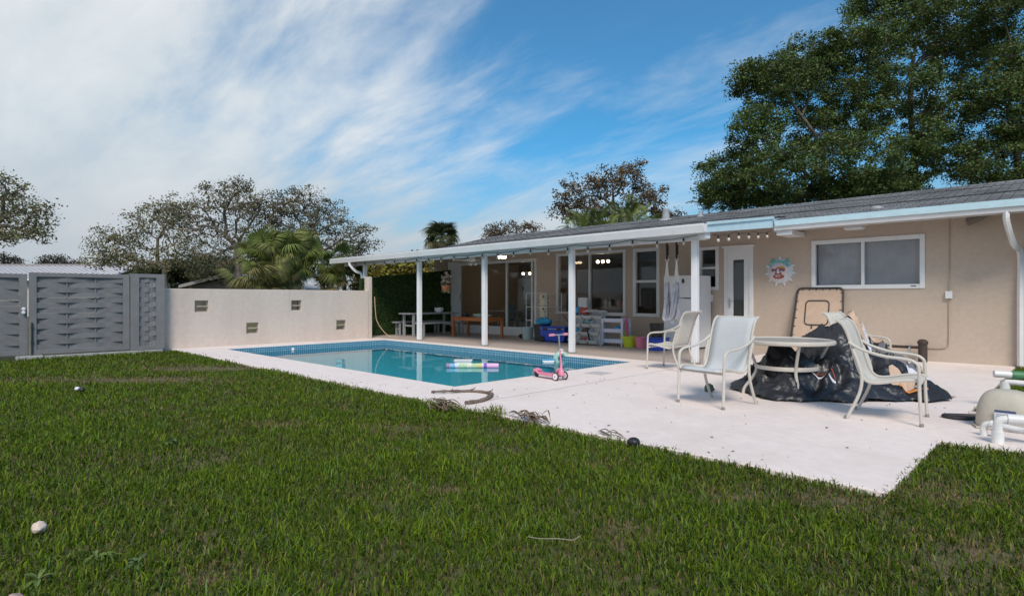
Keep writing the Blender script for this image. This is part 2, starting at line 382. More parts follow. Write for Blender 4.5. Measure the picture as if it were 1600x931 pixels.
MB().box(-16.1, -12.2, HY0-.09, HY0-.003, 0.0, .178).build('door_curb', white_paint, house, bevel=.01)
MB().box(-16.62, -16.07, HY0-.035, HY0-.004, .18, 2.52).build('side_panel', white_trim, house, bevel=.006)
w3 = window(-11.45, -9.0, .74, 2.54, (-10.22,), (), .065)
wt = window(-8.73, -7.95, .73, 2.53, (), (1.66,), .075)
ws = window(-6.83, -6.35, 1.43, 2.45, (), (1.95,), .055)
wr = window(-4.21, -2.21, 1.42, 2.43, (-3.25,), (), .065)
# small maker's mark on the right window's frame
MB().box(-2.42, -2.33, HY0-.028, HY0-.0255, 1.437, 1.455).build('frame_mark', dark_metal, wr)
blind = mat('sheer_curtain', (.56, .53, .58), .9, .12, 2)
cu = MB(); n_ = 90
for i in range(n_+1):
    x = -4.14+1.86*i/n_; y_ = HY0+.13+.005*math.sin(i*.5)+.003*math.sin(i*1.3+1)
    for z in (1.45, 1.8, 2.15, 2.42): cu.v.append((x+.012*math.sin(z*5+i*.3), y_, z))
for i in range(n_):
    for j in range(3): cu.f.append((i*4+j, i*4+4+j, i*4+5+j, i*4+1+j))
cu.build('curtain', blind, wr, True)
MB().box(-8.66, -8.02, HY0+.15, HY0+.16, 1.70, 2.5).build('blind', mat('grey_blind', (.10, .10, .11), .8, .1), wt)
# back door
dr = MB()
dr.box(-6.19, -6.10, HY0-.03, HY0+.08, .03, 2.41).box(-5.58, -5.49, HY0-.03, HY0+.08, .03, 2.41).box(-6.10, -5.58, HY0-.029, HY0+.08, 2.33, 2.41)
dr.box(-6.23, -5.45, HY0-.045, HY0-.002, 2.412, 2.46)
dfr = dr.build('door_frame', white_trim, house, bevel=.005)
dl = MB(); dl.box(-6.098, -5.97, HY0-.012, HY0+.035, .035, 2.328).box(-5.71, -5.582, HY0-.012, HY0+.035, .035, 2.328).box(-5.97, -5.71, HY0-.011, HY0+.034, 2.12, 2.328).box(-5.97, -5.71, HY0-.011, HY0+.034, .035, .30)
door = dl.build('door', white_trim, house, bevel=.004)
MB().box(-5.969, -5.711, HY0+.005, HY0+.012, .301, 2.119).build('pane', glass, door)
MB().box(-5.969, -5.711, HY0+.05, HY0+.056, .301, 2.119).build('mesh_screen', mat('door_screen', (.10, .10, .11), .7, .25, 60), door)
hb = MB(); hb.box(-6.075, -6.035, HY0-.02, HY0-.0125, .98, 1.22); hb.tube([(-6.055, HY0-.015, 1.14), (-6.055, HY0-.06, 1.14), (-5.95, HY0-.06, 1.14)], .010, 6)
hb.build('handle', chrome, door, True)
# roofs
def shingle_mat():
    m = bpy.data.materials.new('grey_shingles'); m.use_nodes = True; nt = m.node_tree; N = nt.nodes.new; L = nt.links.new
    b = nt.nodes['Principled BSDF']; b.inputs['Roughness'].default_value = .95; b.inputs['Specular IOR Level'].default_value = .2
    tc = N('ShaderNodeTexCoord'); br = N('ShaderNodeTexBrick'); L(tc.outputs['Object'], br.inputs[0])
    br.inputs['Scale'].default_value = 1; br.inputs['Brick Width'].default_value = .33; br.inputs['Row Height'].default_value = .14; br.inputs['Mortar Size'].default_value = .012
    br.inputs['Color1'].default_value = (.235, .245, .265, 1); br.inputs['Color2'].default_value = (.14, .148, .165, 1); br.inputs['Mortar'].default_value = (.05, .05, .06, 1); br.inputs['Bias'].default_value = 0
    n = N('ShaderNodeTexNoise'); n.inputs['Scale'].default_value = 26; n.inputs['Detail'].default_value = 6; L(tc.outputs['Object'], n.inputs[0])
    n2 = N('ShaderNodeTexNoise'); n2.inputs['Scale'].default_value = .8; n2.inputs['Detail'].default_value = 6; L(tc.outputs['Object'], n2.inputs[0])
    mx = N('ShaderNodeMix'); mx.data_type = 'RGBA'; mx.blend_type = 'OVERLAY'; mx.inputs[0].default_value = .6; L(br.outputs[0], mx.inputs[6]); L(n.outputs[0], mx.inputs[7])
    m2 = N('ShaderNodeMix'); m2.data_type = 'RGBA'; m2.blend_type = 'OVERLAY'; m2.inputs[0].default_value = .55; L(mx.outputs[2], m2.inputs[6]); L(n2.outputs[0], m2.inputs[7])
    L(m2.outputs[2], b.inputs['Base Color'])
    bp = N('ShaderNodeBump'); bp.inputs['Strength'].default_value = .8; bp.inputs['Distance'].default_value = .03; L(br.outputs[1], bp.inputs['Height']); bp.invert = True; L(bp.outputs[0], b.inputs['Normal'])
    return m
shingle = shingle_mat()
def courses(x0, x1, ya, za, yb, zb, step=.155, th=.014):
    """shingle courses as overlapping real steps"""
    q = MB(); L_ = math.hypot(yb-ya, zb-za); n = int(L_/step); dy, dz = (yb-ya)/n, (zb-za)/n
    for i in range(n):
        y0, z0, y1, z1 = ya+dy*i, za+dz*i, ya+dy*(i+1), za+dz*(i+1)
        q.add([(x0, y0, z0+th), (x1, y0, z0+th), (x1, y1, z1+.002), (x0, y1, z1+.002), (x0, y0, z0), (x1, y0, z0)], [(0, 1, 2, 3), (4, 5, 1, 0)])
    return q
XL, XP, XR = -18.0, -4.78, 6.4
RY, RZ = 17.0, 3.80
mz = lambda y: 2.86+(y-12.9)*(RZ-2.86)/(RY-12.9)
pz = lambda y: 2.53+(y-9.75)*.132
roof = courses(XL, XR, 12.86, mz(12.86), RY, RZ).add([(XL, RY, RZ), (XR, RY, RZ), (XR, 21.4, 2.80), (XL, 21.4, 2.80)], [(0, 1, 2, 3)]).build('roof', shingle, house)
rc = MB()
for i in range(60):
    x = XL+i*.41
    if x+.40 > XR: break
    rc.prism([(RY-.16, mz(RY-.16)+.02), (RY, RZ+.022), (RY+.16, RZ-.01), (RY+.16, RZ-.02), (RY-.16, mz(RY-.16)+.004)], lambda a, c, w: (w, a, c), x, x+.42-.02+.012*(i % 2))
rc.build('ridge_cap', shingle, roof)
courses(XL, XP, 9.70, pz(9.70), 13.75, pz(13.75)).build('patio_roof', shingle, house)
# solid roof deck under the shingles
MB().prism([(12.9, mz(12.9)-.012), (RY, RZ-.012), (21.35, 2.78), (21.35, 2.66), (RY, RZ-.14), (12.9, mz(12.9)-.13)], lambda a, c, w: (w, a, c), XL+.03, XR-.03).build('roof_deck', white_paint, house)
MB().prism([(9.78, pz(9.78)-.012), (13.58, pz(13.58)-.012), (13.58, pz(13.58)-.13), (9.78, pz(9.78)-.13)], lambda a, c, w: (w, a, c), XL+.03, XP-.03).build('patio_ceiling', white_paint, house)
# patio front: beam, gutter, right rake, posts
MB().box(XL+.25, XP-.12, 10.0, 10.1, 2.275, pz(10.05)-.125).build('beam', white_paint, house, bevel=.006)
gprof = [(0, 0), (.10, 0), (.10, .155), (.085, .155), (.085, .015), (.02, .015), (-.012, .155), (-.028, .155), (-.03, .13)]
MB().prism([(9.66+a, 2.365+c) for a, c in gprof], lambda a, c, w: (w, a, c), XL-.03, XP+.02).build('gutter', white_paint, house)
MB().box(XL-.045, XL-.031, 9.64, 9.755, 2.37, 2.515).build('gutter_end', white_paint, house)
MB().box(XP+.021, XP+.030, 9.642, 9.755, 2.372, 2.515).build('gutter_end', white_paint, house)
rk = MB()
rk.prism([(9.77, pz(9.77)-.16), (12.84, pz(12.84)-.22), (12.84, pz(12.84)+.005), (9.77, pz(9.77)+.005)], lambda a, c, w: (w, a, c), XP-.027, XP+.015)
rk.prism([(9.77, pz(9.77)-.03), (12.84, pz(12.84)-.03), (12.84, pz(12.84)+.022), (9.77, pz(9.77)+.022)], lambda a, c, w: (w, a, c), XP+.016, XP+.045)
rk.build('rake_board', blue_trim, house, bevel=.004)
MB().box(XP-.16, XP-.03, 9.8, 9.995, 2.28, 2.40).build('beam_end', white_paint, house, bevel=.004)
# main eave: fascia (pale blue drip edge) and gutter
MB().box(XP+.05, XR, 12.80, 12.862, mz(12.82)-.05, mz(12.82)+.022).build('drip_edge', blue_trim, house, bevel=.004)
MB().box(XP+.02, XR-.03, 12.864, 12.9, 2.63, mz(12.87)-.004).build('fascia', white_paint, house)
MB().prism([(12.745+a, 2.645+c) for a, c in gprof], lambda a, c, w: (w, a, c), XP+.10, XR).build('gutter', white_paint, house)
MB().box(XP+.102, XR, 12.70, 12.7145, 2.728, 2.808).build('gutter_lip', blue_trim, house, bevel=.003)
MB().box(XP+.092, XP+.0995, 12.72, 12.842, 2.645, 2.80).build('gutter_end', white_paint, house)
MB().box(XP+.10, XP+.42, 12.80, 13.59, 2.545, 2.64).build('bracket', white_paint, house, bevel=.004)
# under-eave soffit box
post_x = [-16.5, -13.6, -10.85, -8.03, -5.13]
for x in post_x:
    p = MB().box(x-.055, x+.055, 9.995, 10.105, .005, 2.274).build('post', white_paint, house, bevel=.006)
    MB().box(x-.075, x+.075, 9.975, 10.125, .005, .03).build('base_plate', mat('galvanised', (.42, .41, .40), .5, .15, metal=.6), p)
# downspouts
def spout(pts, w=.035):
    return MB().tube(arc(pts, 4), w, 4, flat=.75)
x0 = XL+1.18
spout([(x0, 9.70, 2.38), (x0, 9.70, 2.28), (x0+.10, 9.85, 2.08), (x0+.16, 10.02, 1.98), (x0+.16, 10.03, 1.5), (x0+.16, 10.03, .02)], .05).build('downspout', white_paint, house)
spout([(-.93, 12.79, 2.66), (-.93, 12.79, 2.50), (-.86, 13.2, 2.12), (-.80, 13.52, 1.98), (-.80, 13.53, 1.2), (-.80, 13.53, .02)], .062).build('downspout', white_paint, house)
# wall fixtures
MB().box(-3.45, -3.10, 12.98, 13.2, 2.575, 2.655).build('eave_light', white_plastic, house, bevel=.03)
fl = MB().box(-1.56, -1.38, 13.52, 13.598, 2.60, 2.70); M_ = Matrix.Translation((-1.36, 13.42, 2.66)) @ Euler((R(25), R(-28), R(20))).to_matrix().to_4x4()
fl.box(-.20, .20, -.05, .05, -.045, .045, M_); fl.build('floodlight', mat('bronze_lamp', (.22, .19, .17), .5, .15), house, bevel=.01)
cx = WY(1483, 340, HY0)[0]
con = MB().tube([(cx, HY0-.014, 2.86), (cx, HY0-.014, 1.34)], .011, 6)
con.tube(arc([(cx, HY0-.014, 1.2), (cx, HY0-.014, .42), (cx-.03, HY0-.014, .30), (cx-.12, HY0-.014, .26), (cx-.46, HY0-.014, .25)], 5), .011, 6)
con.build('conduit', mat('painted_conduit', (.47, .37, .29), .6, .06), house, True)
MB().box(cx-.055, cx+.055, HY0-.06, HY0-.002, 1.2, 1.34).build('switch_box', white_plastic, house, bevel=.01)
MB().box(-6.62, -6.47, HY0-.07, HY0-.002, 1.13, 1.30).build('outlet_cover', white_plastic, house, bevel=.015)
# roof vents
vx = C(1043, 345, 19); 
gal = mat('vent_lead', (.33, .34, .36), .5, .15)
def vent(x, y, h=.35, r=.09):
    z = mz(y); MB().lathe([(r*2.2, -.05), (r*2.0, .02), (r*1.15, .05), (r, h), (r*.8, h)], 14, (x, y, z)).build('roof_vent', gal, roof, True)
vent(-9.35, 16.4, .34, .10); vent(-8.1, 16.2, .16, .05)
vent(-3.0, 13.6, .05, .06)

# ------------------------------------------------------------------ garden wall with block niches
GX = -15.5
holes = [(4.72, 5.03, .87, 1.15), (7.15, 7.44, .87, 1.15), (5.95, 6.26, .29, .57), (8.50, 8.80, .29, .57)]
gw = thing('garden_wall', 'pinkish beige plastered garden wall with four small square block openings', 'wall', (GX, 6.6, 0), world=True)
gy = sorted({3.98, 9.55, *[v for h in holes for v in h[:2]]}); gz = sorted({-.08, 1.44, *[v for h in holes for v in h[2:]]})
grid_solid(gy, gz, lambda y, z: not any(a < y < b_ and c < z < d for a, b_, c, d in holes), lambda u, v, w: (w, u, v), GX-.2, GX).build('wall_body', stucco_pale, gw, bevel=.012)
blockm = mat('breeze_block', (.34, .30, .22), .9, .25, 12, .4)
for a, b_, c, d in holes:
    q = MB().box(GX-.19, GX-.06, a+.002, b_-.002, (c+d)/2-.018, (c+d)/2+.018)
    q.box(GX-.19, GX-.06, a+.002, a+.03, c+.002, d-.002).box(GX-.188, GX-.062, a+.031, b_-.002, c+.002, c+.022)
    q.build('breeze_block', blockm, gw)
MB().box(GX-.24, GX-.02, 9.56, 9.70, -.05, 1.86).build('end_pillar', stucco_pale, gw, bevel=.015)
# artificial hedge panel
hg = thing('hedge_screen', 'dark green artificial hedge screen at the far end of the covered patio', 'hedge', (-16.5, 11.7, 0), world=True)
MB().prism([(9.87, .005), (13.56, .005), (13.56, 2.24), (9.87, 1.84)], lambda a, c, w: (w, a, c), -16.56, -16.47).build('backing', mat('hedge_backing', (.02, .035, .015), .9, .3, 20), hg)
rg = np.random.default_rng(11)
n = 26000; y = rg.uniform(9.87, 13.55, n); z = rg.uniform(.01, 1, n); z = z*(1.84+(y-9.87)*.108)
ctr = np.stack([np.full(n, -16.465)+rg.uniform(0, .035, n), y, z], 1)
def leaf_quads(ctr, size, rg, up=0.0, aspect=.45, nrm=None):
    n = len(ctr); d = rg.normal(size=(n, 3)); d[:, 2] *= .75; d /= np.linalg.norm(d, axis=1)[:, None]
    s = rg.normal(size=(n, 3)); s[:, 2] -= up*s[:, 2]; s -= (s*d).sum(1)[:, None]*d; s /= np.linalg.norm(s, axis=1)[:, None]
    L_ = size*rg.uniform(.7, 1.35, n)[:, None]
    v = np.stack([ctr-d*L_*.5, ctr+s*L_*aspect*.5, ctr+d*L_*.5, ctr-s*L_*aspect*.5], 1).reshape(-1, 3)
    q = np.arange(n*4).reshape(n, 4); return v, q
leafm = attr_mat('leaf', .5, .25)
v, q = leaf_quads(ctr, .042, rg, aspect=.6)
col = np.array([.075, .135, .035])*rg.uniform(.4, 1.5, (n, 1))*np.array([1, 1, 1])
ho = mesh_np('leaves', v-np.array([-16.5, 11.7, 0]), q, None, leafm, np.repeat(col, 4, 0), hg); ho['kind'] = 'stuff'

# ------------------------------------------------------------------ woven gate and fence
FX = -15.3
grey = mat('grey_fence_paint', (.195, .188, .192), .6, .10, 4, .15, 40)
greyd = mat('grey_fence_stain', (.172, .166, .17), .6, .14, 6, .15, 40)
def slat_mesh(L_, battens, phase, h, amp=.022):
    """one woven board along local y"""
    n = 28; P = []
    ks = [0]+battens+[L_]
    def off(y):
        for k in range(len(ks)-1):
            if y <= ks[k+1]+1e-6:
                t = (y-ks[k])/(ks[k+1]-ks[k]); c_ = math.cos(math.pi*t); return amp*(-1 if (k+phase) % 2 else 1)*c_*abs(c_)**1.3
        return 0
    b = MB(); rows = []
    for i in range(n+1):
        y = L_*i/n; x = off(y); rows.append((x, y))
    for x, y in rows: b.v += [(x+.007, y, 0), (x+.007, y, h), (x-.007, y, h), (x-.007, y, 0)]
    for i in range(n):
        for k in range(4): b.f.append((i*4+k, i*4+(k+1) % 4, i*4+4+(k+1) % 4, i*4+4+k))
    b.f += [(0, 1, 2, 3), (n*4+3, n*4+2, n*4+1, n*4)]
    return b
def woven(name, label, cat, y0, y1, z0, z1, nb, group=None, stile=.12, mats=grey):
    t = thing(name, label, cat, (FX, (y0+y1)/2, 0), world=True, group=group)
    f = MB().box(FX-.03, FX+.045, y0, y0+stile, z0, z1).box(FX-.03, FX+.045, y1-stile, y1, z0, z1)
    f.box(FX-.029, FX+.044, y0+stile, y1-stile, z1-.085, z1).box(FX-.029, FX+.044, y0+stile, y1-stile, z0, z0+.085)
    f.build('frame', mats, t, bevel=.005)
    a, c = y0+stile+.004, y1-stile-.004; L_ = c-a; bats = [L_*(i+1)/(nb+1) for i in range(nb)]
    for bt in bats: MB().box(FX-.010, FX+.010, a+bt-.012, a+bt+.012, z0+.086, z1-.086).build('batten', mats, t)
    h = .1075; n = int((z1-z0-.17)/h); h = (z1-z0-.172)/n
    protos = [slat_mesh(L_, bats, ph, h-.0015, .022 if nb > 1 else .014) for ph in (0, 1)]; first = [None, None]
    for i in range(n):
        p = i % 2
        loc = (0, a-(y0+y1)/2, z0+.087+h*i)
        if first[p] is None: first[p] = protos[p].build('slat', greyd if p else grey, t, world_off=False, loc=loc)
        else:
            o = first[p].copy(); COL.objects.link(o); o.location = loc
        (first[p] if i < 2 else o).rotation_euler = (rnd.uniform(-.004, .004), 0, 0)
    return t
g1 = woven('woven_gate', 'tall grey woven board gate leaf with two round white knobs', 'gate', -.3, 1.53, .06, 1.70, 2)
g2 = woven('woven_gate', 'wide grey woven board gate leaf with a drop bolt, next to the narrow panel', 'gate', 1.56, 3.30, .06, 1.735, 2)
g3 = woven('woven_fence', 'narrow grey woven fence panel against the beige garden wall', 'fence', 3.32, 4.0, .04, 1.76, 1, stile=.17)
g4 = woven('woven_fence', 'grey woven fence panel beyond the gate leaf with the knobs', 'fence', -2.3, -.32, .06, 1.70, 2)
k = MB()
for z in (.92, .99): k.lathe([(.012, 0), (.014, .03), (.032, .035), (.035, .055), (.022, .07)], 12, M=Matrix.Translation((FX+.045, 1.47, z)) @ Matrix.Rotation(R(90), 4, 'Y')).build('knob', white_plastic, g1, True); k = MB()
MB().tube([(FX+.07, 1.60, .03), (FX+.07, 1.60, .72)], .012, 6).box(FX+.046, FX+.085, 1.585, 1.615, .30, .34).box(FX+.046, FX+.085, 1.585, 1.615, .60, .64).build('drop_bolt', dark_metal, g2)
cb = mat('old_concrete', (.36, .35, .33), .9, .2, 8, .4)
tag(MB().box(FX-.12, FX+.14, 1.35, 1.78, -.05, .045).build('gate_stop', cb, bevel=.015), 'small concrete block under the meeting edge of the grey gate leaves', 'block')
tag(MB().box(FX-.06, FX+.10, 1.80, 3.95, -.05, .03).build('kerb', cb, bevel=.01), 'low weathered concrete kerb running under the grey gate', 'kerb')
# ------------------------------------------------------------------ patio chairs
frame_m = mat('beige_powder_coat', (.56, .52, .47), .4, .06, 6)
def sling_mat(name, col):
    m = mat(name, col, .7, .04, 5); nt = m.node_tree; N = nt.nodes.new; L = nt.links.new; b = nt.nodes['Principled BSDF']
    tc = [n for n in nt.nodes if n.type == 'TEX_COORD'][0]
    w = N('ShaderNodeTexWave'); w.inputs['Scale'].default_value = 22; w.bands_direction = 'X'; w.inputs['Distortion'].default_value = .5; L(tc.outputs['Object'], w.inputs[0])
    bp = N('ShaderNodeBump'); bp.inputs['Strength'].default_value = .25; bp.inputs['Distance'].default_value = .004; L(w.outputs[0], bp.inputs['Height']); L(bp.outputs[0], b.inputs['Normal'])
    return m
sling_g = sling_mat('grey_sling_fabric', (.50, .52, .54)); sling_b = sling_mat('cream_sling_fabric', (.58, .54, .48))
RAIL = arc([(0, -.285, .395), (0, -.25, .425), (0, -.12, .415), (0, .08, .375), (0, .17, .40), (0, .225, .50), (0, .275, .68), (0, .32, .84), (0, .37, .945), (0, .43, .985)], 4)
def make_chair(label, loc, rz, sling):
    t = thing('patio_chair', label, 'chair', (*loc, 0), rz, 'patio sling chairs')
    W = .27
    s = MB()
    for i, p in enumerate(RAIL):
        sag = .018*math.sin(math.pi*min(1, i/(len(RAIL)-1)))
        for k in range(7):
            u = -1+2*k/6; s.v.append((u*(W-.012), p.y+(sag*(1-u*u)*.5 if i > 18 else 0), p.z-sag*(1-u*u)*(1 if i < 20 else .2)))
    for i in range(len(RAIL)-1):
        for k in range(6): s.f.append((i*7+k, i*7+k+1, i*7+8+k, i*7+7+k))
    so = s.build('sling', sling, t, True); sm = so.modifiers.new('solid', 'SOLIDIFY'); sm.thickness = .004; sm.offset = 0
    for x in (-W, W):
        MB().tube([(x, p.y, p.z) for p in RAIL], .0135, 8, flat=1.25).build('side_rail', frame_m, t, True)
        xo = x+(.028 if x > 0 else -.028)
        MB().tube(arc([(xo, -.29, 0), (xo, -.275, .30), (xo, -.27, .53), (xo, -.245, .595), (xo, -.17, .625), (xo, .02, .645), (xo, .20, .70), (xo-.01*(1 if x > 0 else -1), .31, .765)], 5), .015, 8, flat=1.1).build('arm', frame_m, t, True)
        MB().tube(arc([(xo*.985, .275, .70), (xo*.985, .225, .56), (xo*.99, .195, .42), (xo, .22, .25), (xo, .33, 0)], 5), .0155, 8, flat=1.1).build('rear_leg', frame_m, t, True)
        for yy in (-.29, .33): MB().lathe([(.018, 0), (.019, .02), (.016, .035)], 8, (xo, yy, 0)).build('foot_cap', mat('grey_rubber', (.25, .23, .21), .7), t)
    MB().tube([(-W-.02, -.25, .375), (W+.02, -.25, .375)], .012, 8).build('front_bar', frame_m, t, True)
    MB().tube([(-W-.02, .20, .40), (W+.02, .20, .40)], .012, 8).build('rear_bar', frame_m, t, True)
    MB().tube([(-W, .425, .98), (W, .425, .98)], .013, 8).build('top_bar', frame_m, t, True)
    return t
make_chair('grey sling patio chair in front of the round glass table, its back to the house', (-3.02, 6.41), R(-10), sling_g)
make_chair('cream sling patio chair beside the last white post, turned towards the pool', (-5.06, 9.03), R(-88), sling_b)
make_chair('patio chair standing sideways against the heap of black fabric', (-1.40, 6.84), R(95), sling_b)
make_chair('patio chair half buried behind the black fabric heap, near the rusty pipe', (-2.35, 9.75), R(80), sling_b)
# round table
tb_ = thing('round_patio_table', 'round glass-topped patio table with beige metal frame and splayed legs', 'table', (-2.66, 7.62, 0))
TH, TR = .685, .53
MB().tube([(TR*math.cos(a), TR*math.sin(a), TH-.02) for a in [2*math.pi*i/40 for i in range(40)]], .018, 8, closed=True, flat=1.5).build('rim', frame_m, tb_, True)
MB().lathe([(TR-.012, TH-.012), (TR-.012, TH-.004), (.02, TH-.004)], 40).build('table_top', mat('obscure_glass', (.38, .36, .33), .25, .12, 40, .15, 120), tb_, True)
for k in range(4):
    a = R(25+90*k+10); ca, sa = math.cos(a), math.sin(a)
    MB().tube(arc([((TR-.03)*ca, (TR-.03)*sa, TH-.03), (.42*ca, .42*sa, .50), (.36*ca, .36*sa, .33), (.40*ca, .40*sa, .22), (.50*ca, .50*sa, .08), (.52*ca, .52*sa, 0)], 5), .019, 8).build('leg', frame_m, tb_, True)
MB().tube([(.36*math.cos(a), .36*math.sin(a), .35) for a in [2*math.pi*i/28 for i in range(28)]], .013, 6, closed=True, flat=2.2).build('lower_ring', frame_m, tb_, True)
for k in range(2):
    a = R(35+90*k); MB().tube([(.36*math.cos(a), .36*math.sin(a), .345+.012*k), (-.36*math.cos(a), -.36*math.sin(a), .345+.012*k)], .009, 6).build('cross_bar', frame_m, tb_, True)

# ------------------------------------------------------------------ heap of black fabric
def heap():
    from mathutils import noise
    t = thing('collapsed_tent', 'crumpled heap of black fabric with tan and white panels beside the round table', 'tent cover', (-2.1, 8.35, 0), world=True)
    cx, cy = -2.15, 8.35
    e1 = Vector((rt[0], rt[1])); e2 = Vector((fw[0], fw[1]))      # long axis of the heap runs across the deck
    def H(s, d):
        w1 = noise.noise(Vector((s*1.7+5, d*1.7, 3))); w2 = noise.noise(Vector((s*1.9, d*1.9+9, 8))); w3 = noise.noise(Vector((s*4.6, d*4.6+2, 5)))
        s, d = s+.17*w1+.05*w3, d+.15*w2+.05*w3
        m = lambda c, w, p: math.exp(-abs((s-c)/w)**p); q = lambda c, w, p: math.exp(-abs((d-c)/w)**p)
        h = .36*m(-.54, .68, 4)*q(-.02, .58, 3)+.16*m(-.95, .35, 2)*q(.1, .4, 2)
        h = max(h, .86*m(.05, .43, 3.4)*q(.26, .46, 2.6), .52*m(.40, .38, 2.6)*q(.10, .55, 2.6), .30*m(.62, .36, 4)*q(-.10, .55, 3.4))
        return h+.04*m(-.22, .95, 6)*q(0, .7, 4)
    def P(s, d):
        x, y = cx+e1.x*s+e2.x*d, cy+e1.y*s+e2.y*d
        h = H(s, d)
        a = noise.noise(Vector((s*2.1+3, d*2.9, 1.3))); 
        rdg = 1-abs(noise.noise(Vector(((s*.8+d*.6)*1.5+.9*a, (d*.8-s*.6)*4.4-1.1*a, 7.7))))*2
        r2 = 1-abs(noise.noise(Vector(((s*.8-d*.6)*3.0+2*a, (d*.8+s*.6)*9.0+a, 2.2))))*2
        r3 = 1-abs(noise.noise(Vector((s*19+3*a, d*17, 4.1))))*2
        k = min(1, h/.22)
        z = h*(1+.20*a)+k*(.12*rdg*abs(rdg)**.4+.075*r2+.016*r3-.10)
        return Vector((x, y, max(z, .004)))
    S, Dn = 150, 110; s0, s1, d0, d1 = -1.75, 1.45, -.95, 1.15
    idx = {}; b = MB()
    def inside(i, j):
        s = s0+(s1-s0)*i/S; d = d0+(d1-d0)*j/Dn
        return H(s, d) > .045+.03*noise.noise(Vector((s*3, d*3, 0)))
    for i in range(S+1):
        for j in range(Dn+1):
            if inside(i, j):
                s = s0+(s1-s0)*i/S; d = d0+(d1-d0)*j/Dn; p = P(s, d)
                edge = not all(inside(i+a, j+c) for a in (-1, 0, 1) for c in (-1, 0, 1))
                if edge: p.z = .006
                idx[(i, j)] = len(b.v); b.v.append(tuple(p))
    for i in range(S):
        for j in range(Dn):
            ks = [(i, j), (i+1, j), (i+1, j+1), (i, j+1)]
            if all(q in idx for q in ks): b.f.append(tuple(idx[q] for q in ks))
    black = mat('black_nylon', (.016, .017, .022), .40, .25, 5, .12, 30, spec=.6)
    nt = black.node_tree; pb_ = nt.nodes['Principled BSDF']; bp_ = pb_.inputs['Normal'].links[0].from_node
    vo = nt.nodes.new('ShaderNodeTexVoronoi'); vo.inputs['Scale'].default_value = 4.5; no = nt.nodes.new('ShaderNodeTexNoise'); no.inputs['Scale'].default_value = 4; no.inputs['Detail'].default_value = 3
    tc_ = [q for q in nt.nodes if q.type == 'TEX_COORD'][0]; va = nt.nodes.new('ShaderNodeVectorMath'); va.operation = 'MULTIPLY_ADD'; va.inputs[1].default_value = (.5, .5, .5)
    nt.links.new(tc_.outputs['Object'], no.inputs[0]); nt.links.new(no.outputs['Color'], va.inputs[0]); nt.links.new(tc_.outputs['Object'], va.inputs[2]); nt.links.new(va.outputs[0], vo.inputs[0])
    b2_ = nt.nodes.new('ShaderNodeBump'); b2_.inputs['Strength'].default_value = .35; b2_.inputs['Distance'].default_value = .06
    nt.links.new(vo.outputs['Distance'], b2_.inputs['Height']); nt.links.new(bp_.outputs[0], b2_.inputs['Normal']); nt.links.new(b2_.outputs[0], pb_.inputs['Normal'])
    sh_ = b.build('black_sheet', black, t, True)
    bm = bmesh.new(); bm.from_mesh(sh_.data); bm.verts.ensure_lookup_table()
    ed = {v for v in bm.verts if v.is_boundary}
    for _ in range(3): ed |= {e_.other_vert(v) for v in list(ed) for e_ in v.link_edges}
    for _ in range(3): bmesh.ops.smooth_vert(bm, verts=list(ed), factor=.5, use_axis_x=True, use_axis_y=True, use_axis_z=True)
    bm.to_mesh(sh_.data); bm.free()
    def strip(name, path, w, m, lift=.012, n=26):
        """a flat band laid over the heap along (s, d) points"""
        q = MB(); pts = arc([(x, y, 0) for x, y in path], 9); nw = 6
        for i, p in enumerate(pts):
            tg = (pts[min(i+1, len(pts)-1)]-pts[max(i-1, 0)]).normalized(); nx, ny = -tg.y, tg.x
            ww = w[0]+(w[1]-w[0])*i/(len(pts)-1)
            for k in range(nw+1):
                u = (k/nw-.5)*ww; r_ = P(p.x+nx*u, p.y+ny*u); q.v.append((r_.x, r_.y, r_.z+lift))
        for i in range(len(pts)-1):
            for k in range(nw): a = i*(nw+1)+k; q.f.append((a, a+1, a+nw+2, a+nw+1))
        return q.build(name, m, t, True)
    tan = mat('tan_nylon', (.52, .36, .26), .6, .1, 6, .2, 40); wht = mat('white_nylon', (.62, .62, .68), .6, .08, 6, .2, 40)
    strip('tan_panel', [(.10, .42), (.14, .20), (.20, .02)], (.26, .15), tan)
    strip('white_panel', [(.33, .40), (.29, .16), (.24, -.05)], (.10, .07), wht, .016)
    strip('tan_panel', [(.42, .22), (.62, .0), (.84, -.2), (.98, -.45)], (.11, .24), tan)
    strip('tan_panel', [(.25, -.42), (.38, -.48), (.46, -.55)], (.16, .12), tan)
    strip('grey_panel', [(.40, .05), (.60, -.12), (.72, -.25)], (.30, .28), mat('grey_nylon', (.16, .15, .17), .6, .1), .012)
    strip('white_panel', [(.55, -.32), (.78, -.34), (.98, -.36)], (.12, .14), wht, .02)
    strip('orange_trim', [(.30, -.52), (.42, -.62), (.50, -.72)], (.022, .022), mat('orange_trim', (.65, .25, .06), .6), .015)
    strip('red_trim', [(-.75, -.38), (-.60, -.46), (-.45, -.50)], (.022, .02), mat('red_trim', (.50, .10, .05), .6), .015)
    strip('white_piping', [(-.90, -.30), (-.70, -.46), (-.48, -.56)], (.014, .014), wht, .016)
    p = P(.62, -.60)
    MB().box(p.x-.03, p.x+.03, p.y-.01, p.y+.01, .004, .09, None).box(p.x-.06, p.x+.01, p.y-.05, p.y-.03, .002, .02).build('strap_clip', black_plastic, t, bevel=.006)
heap()

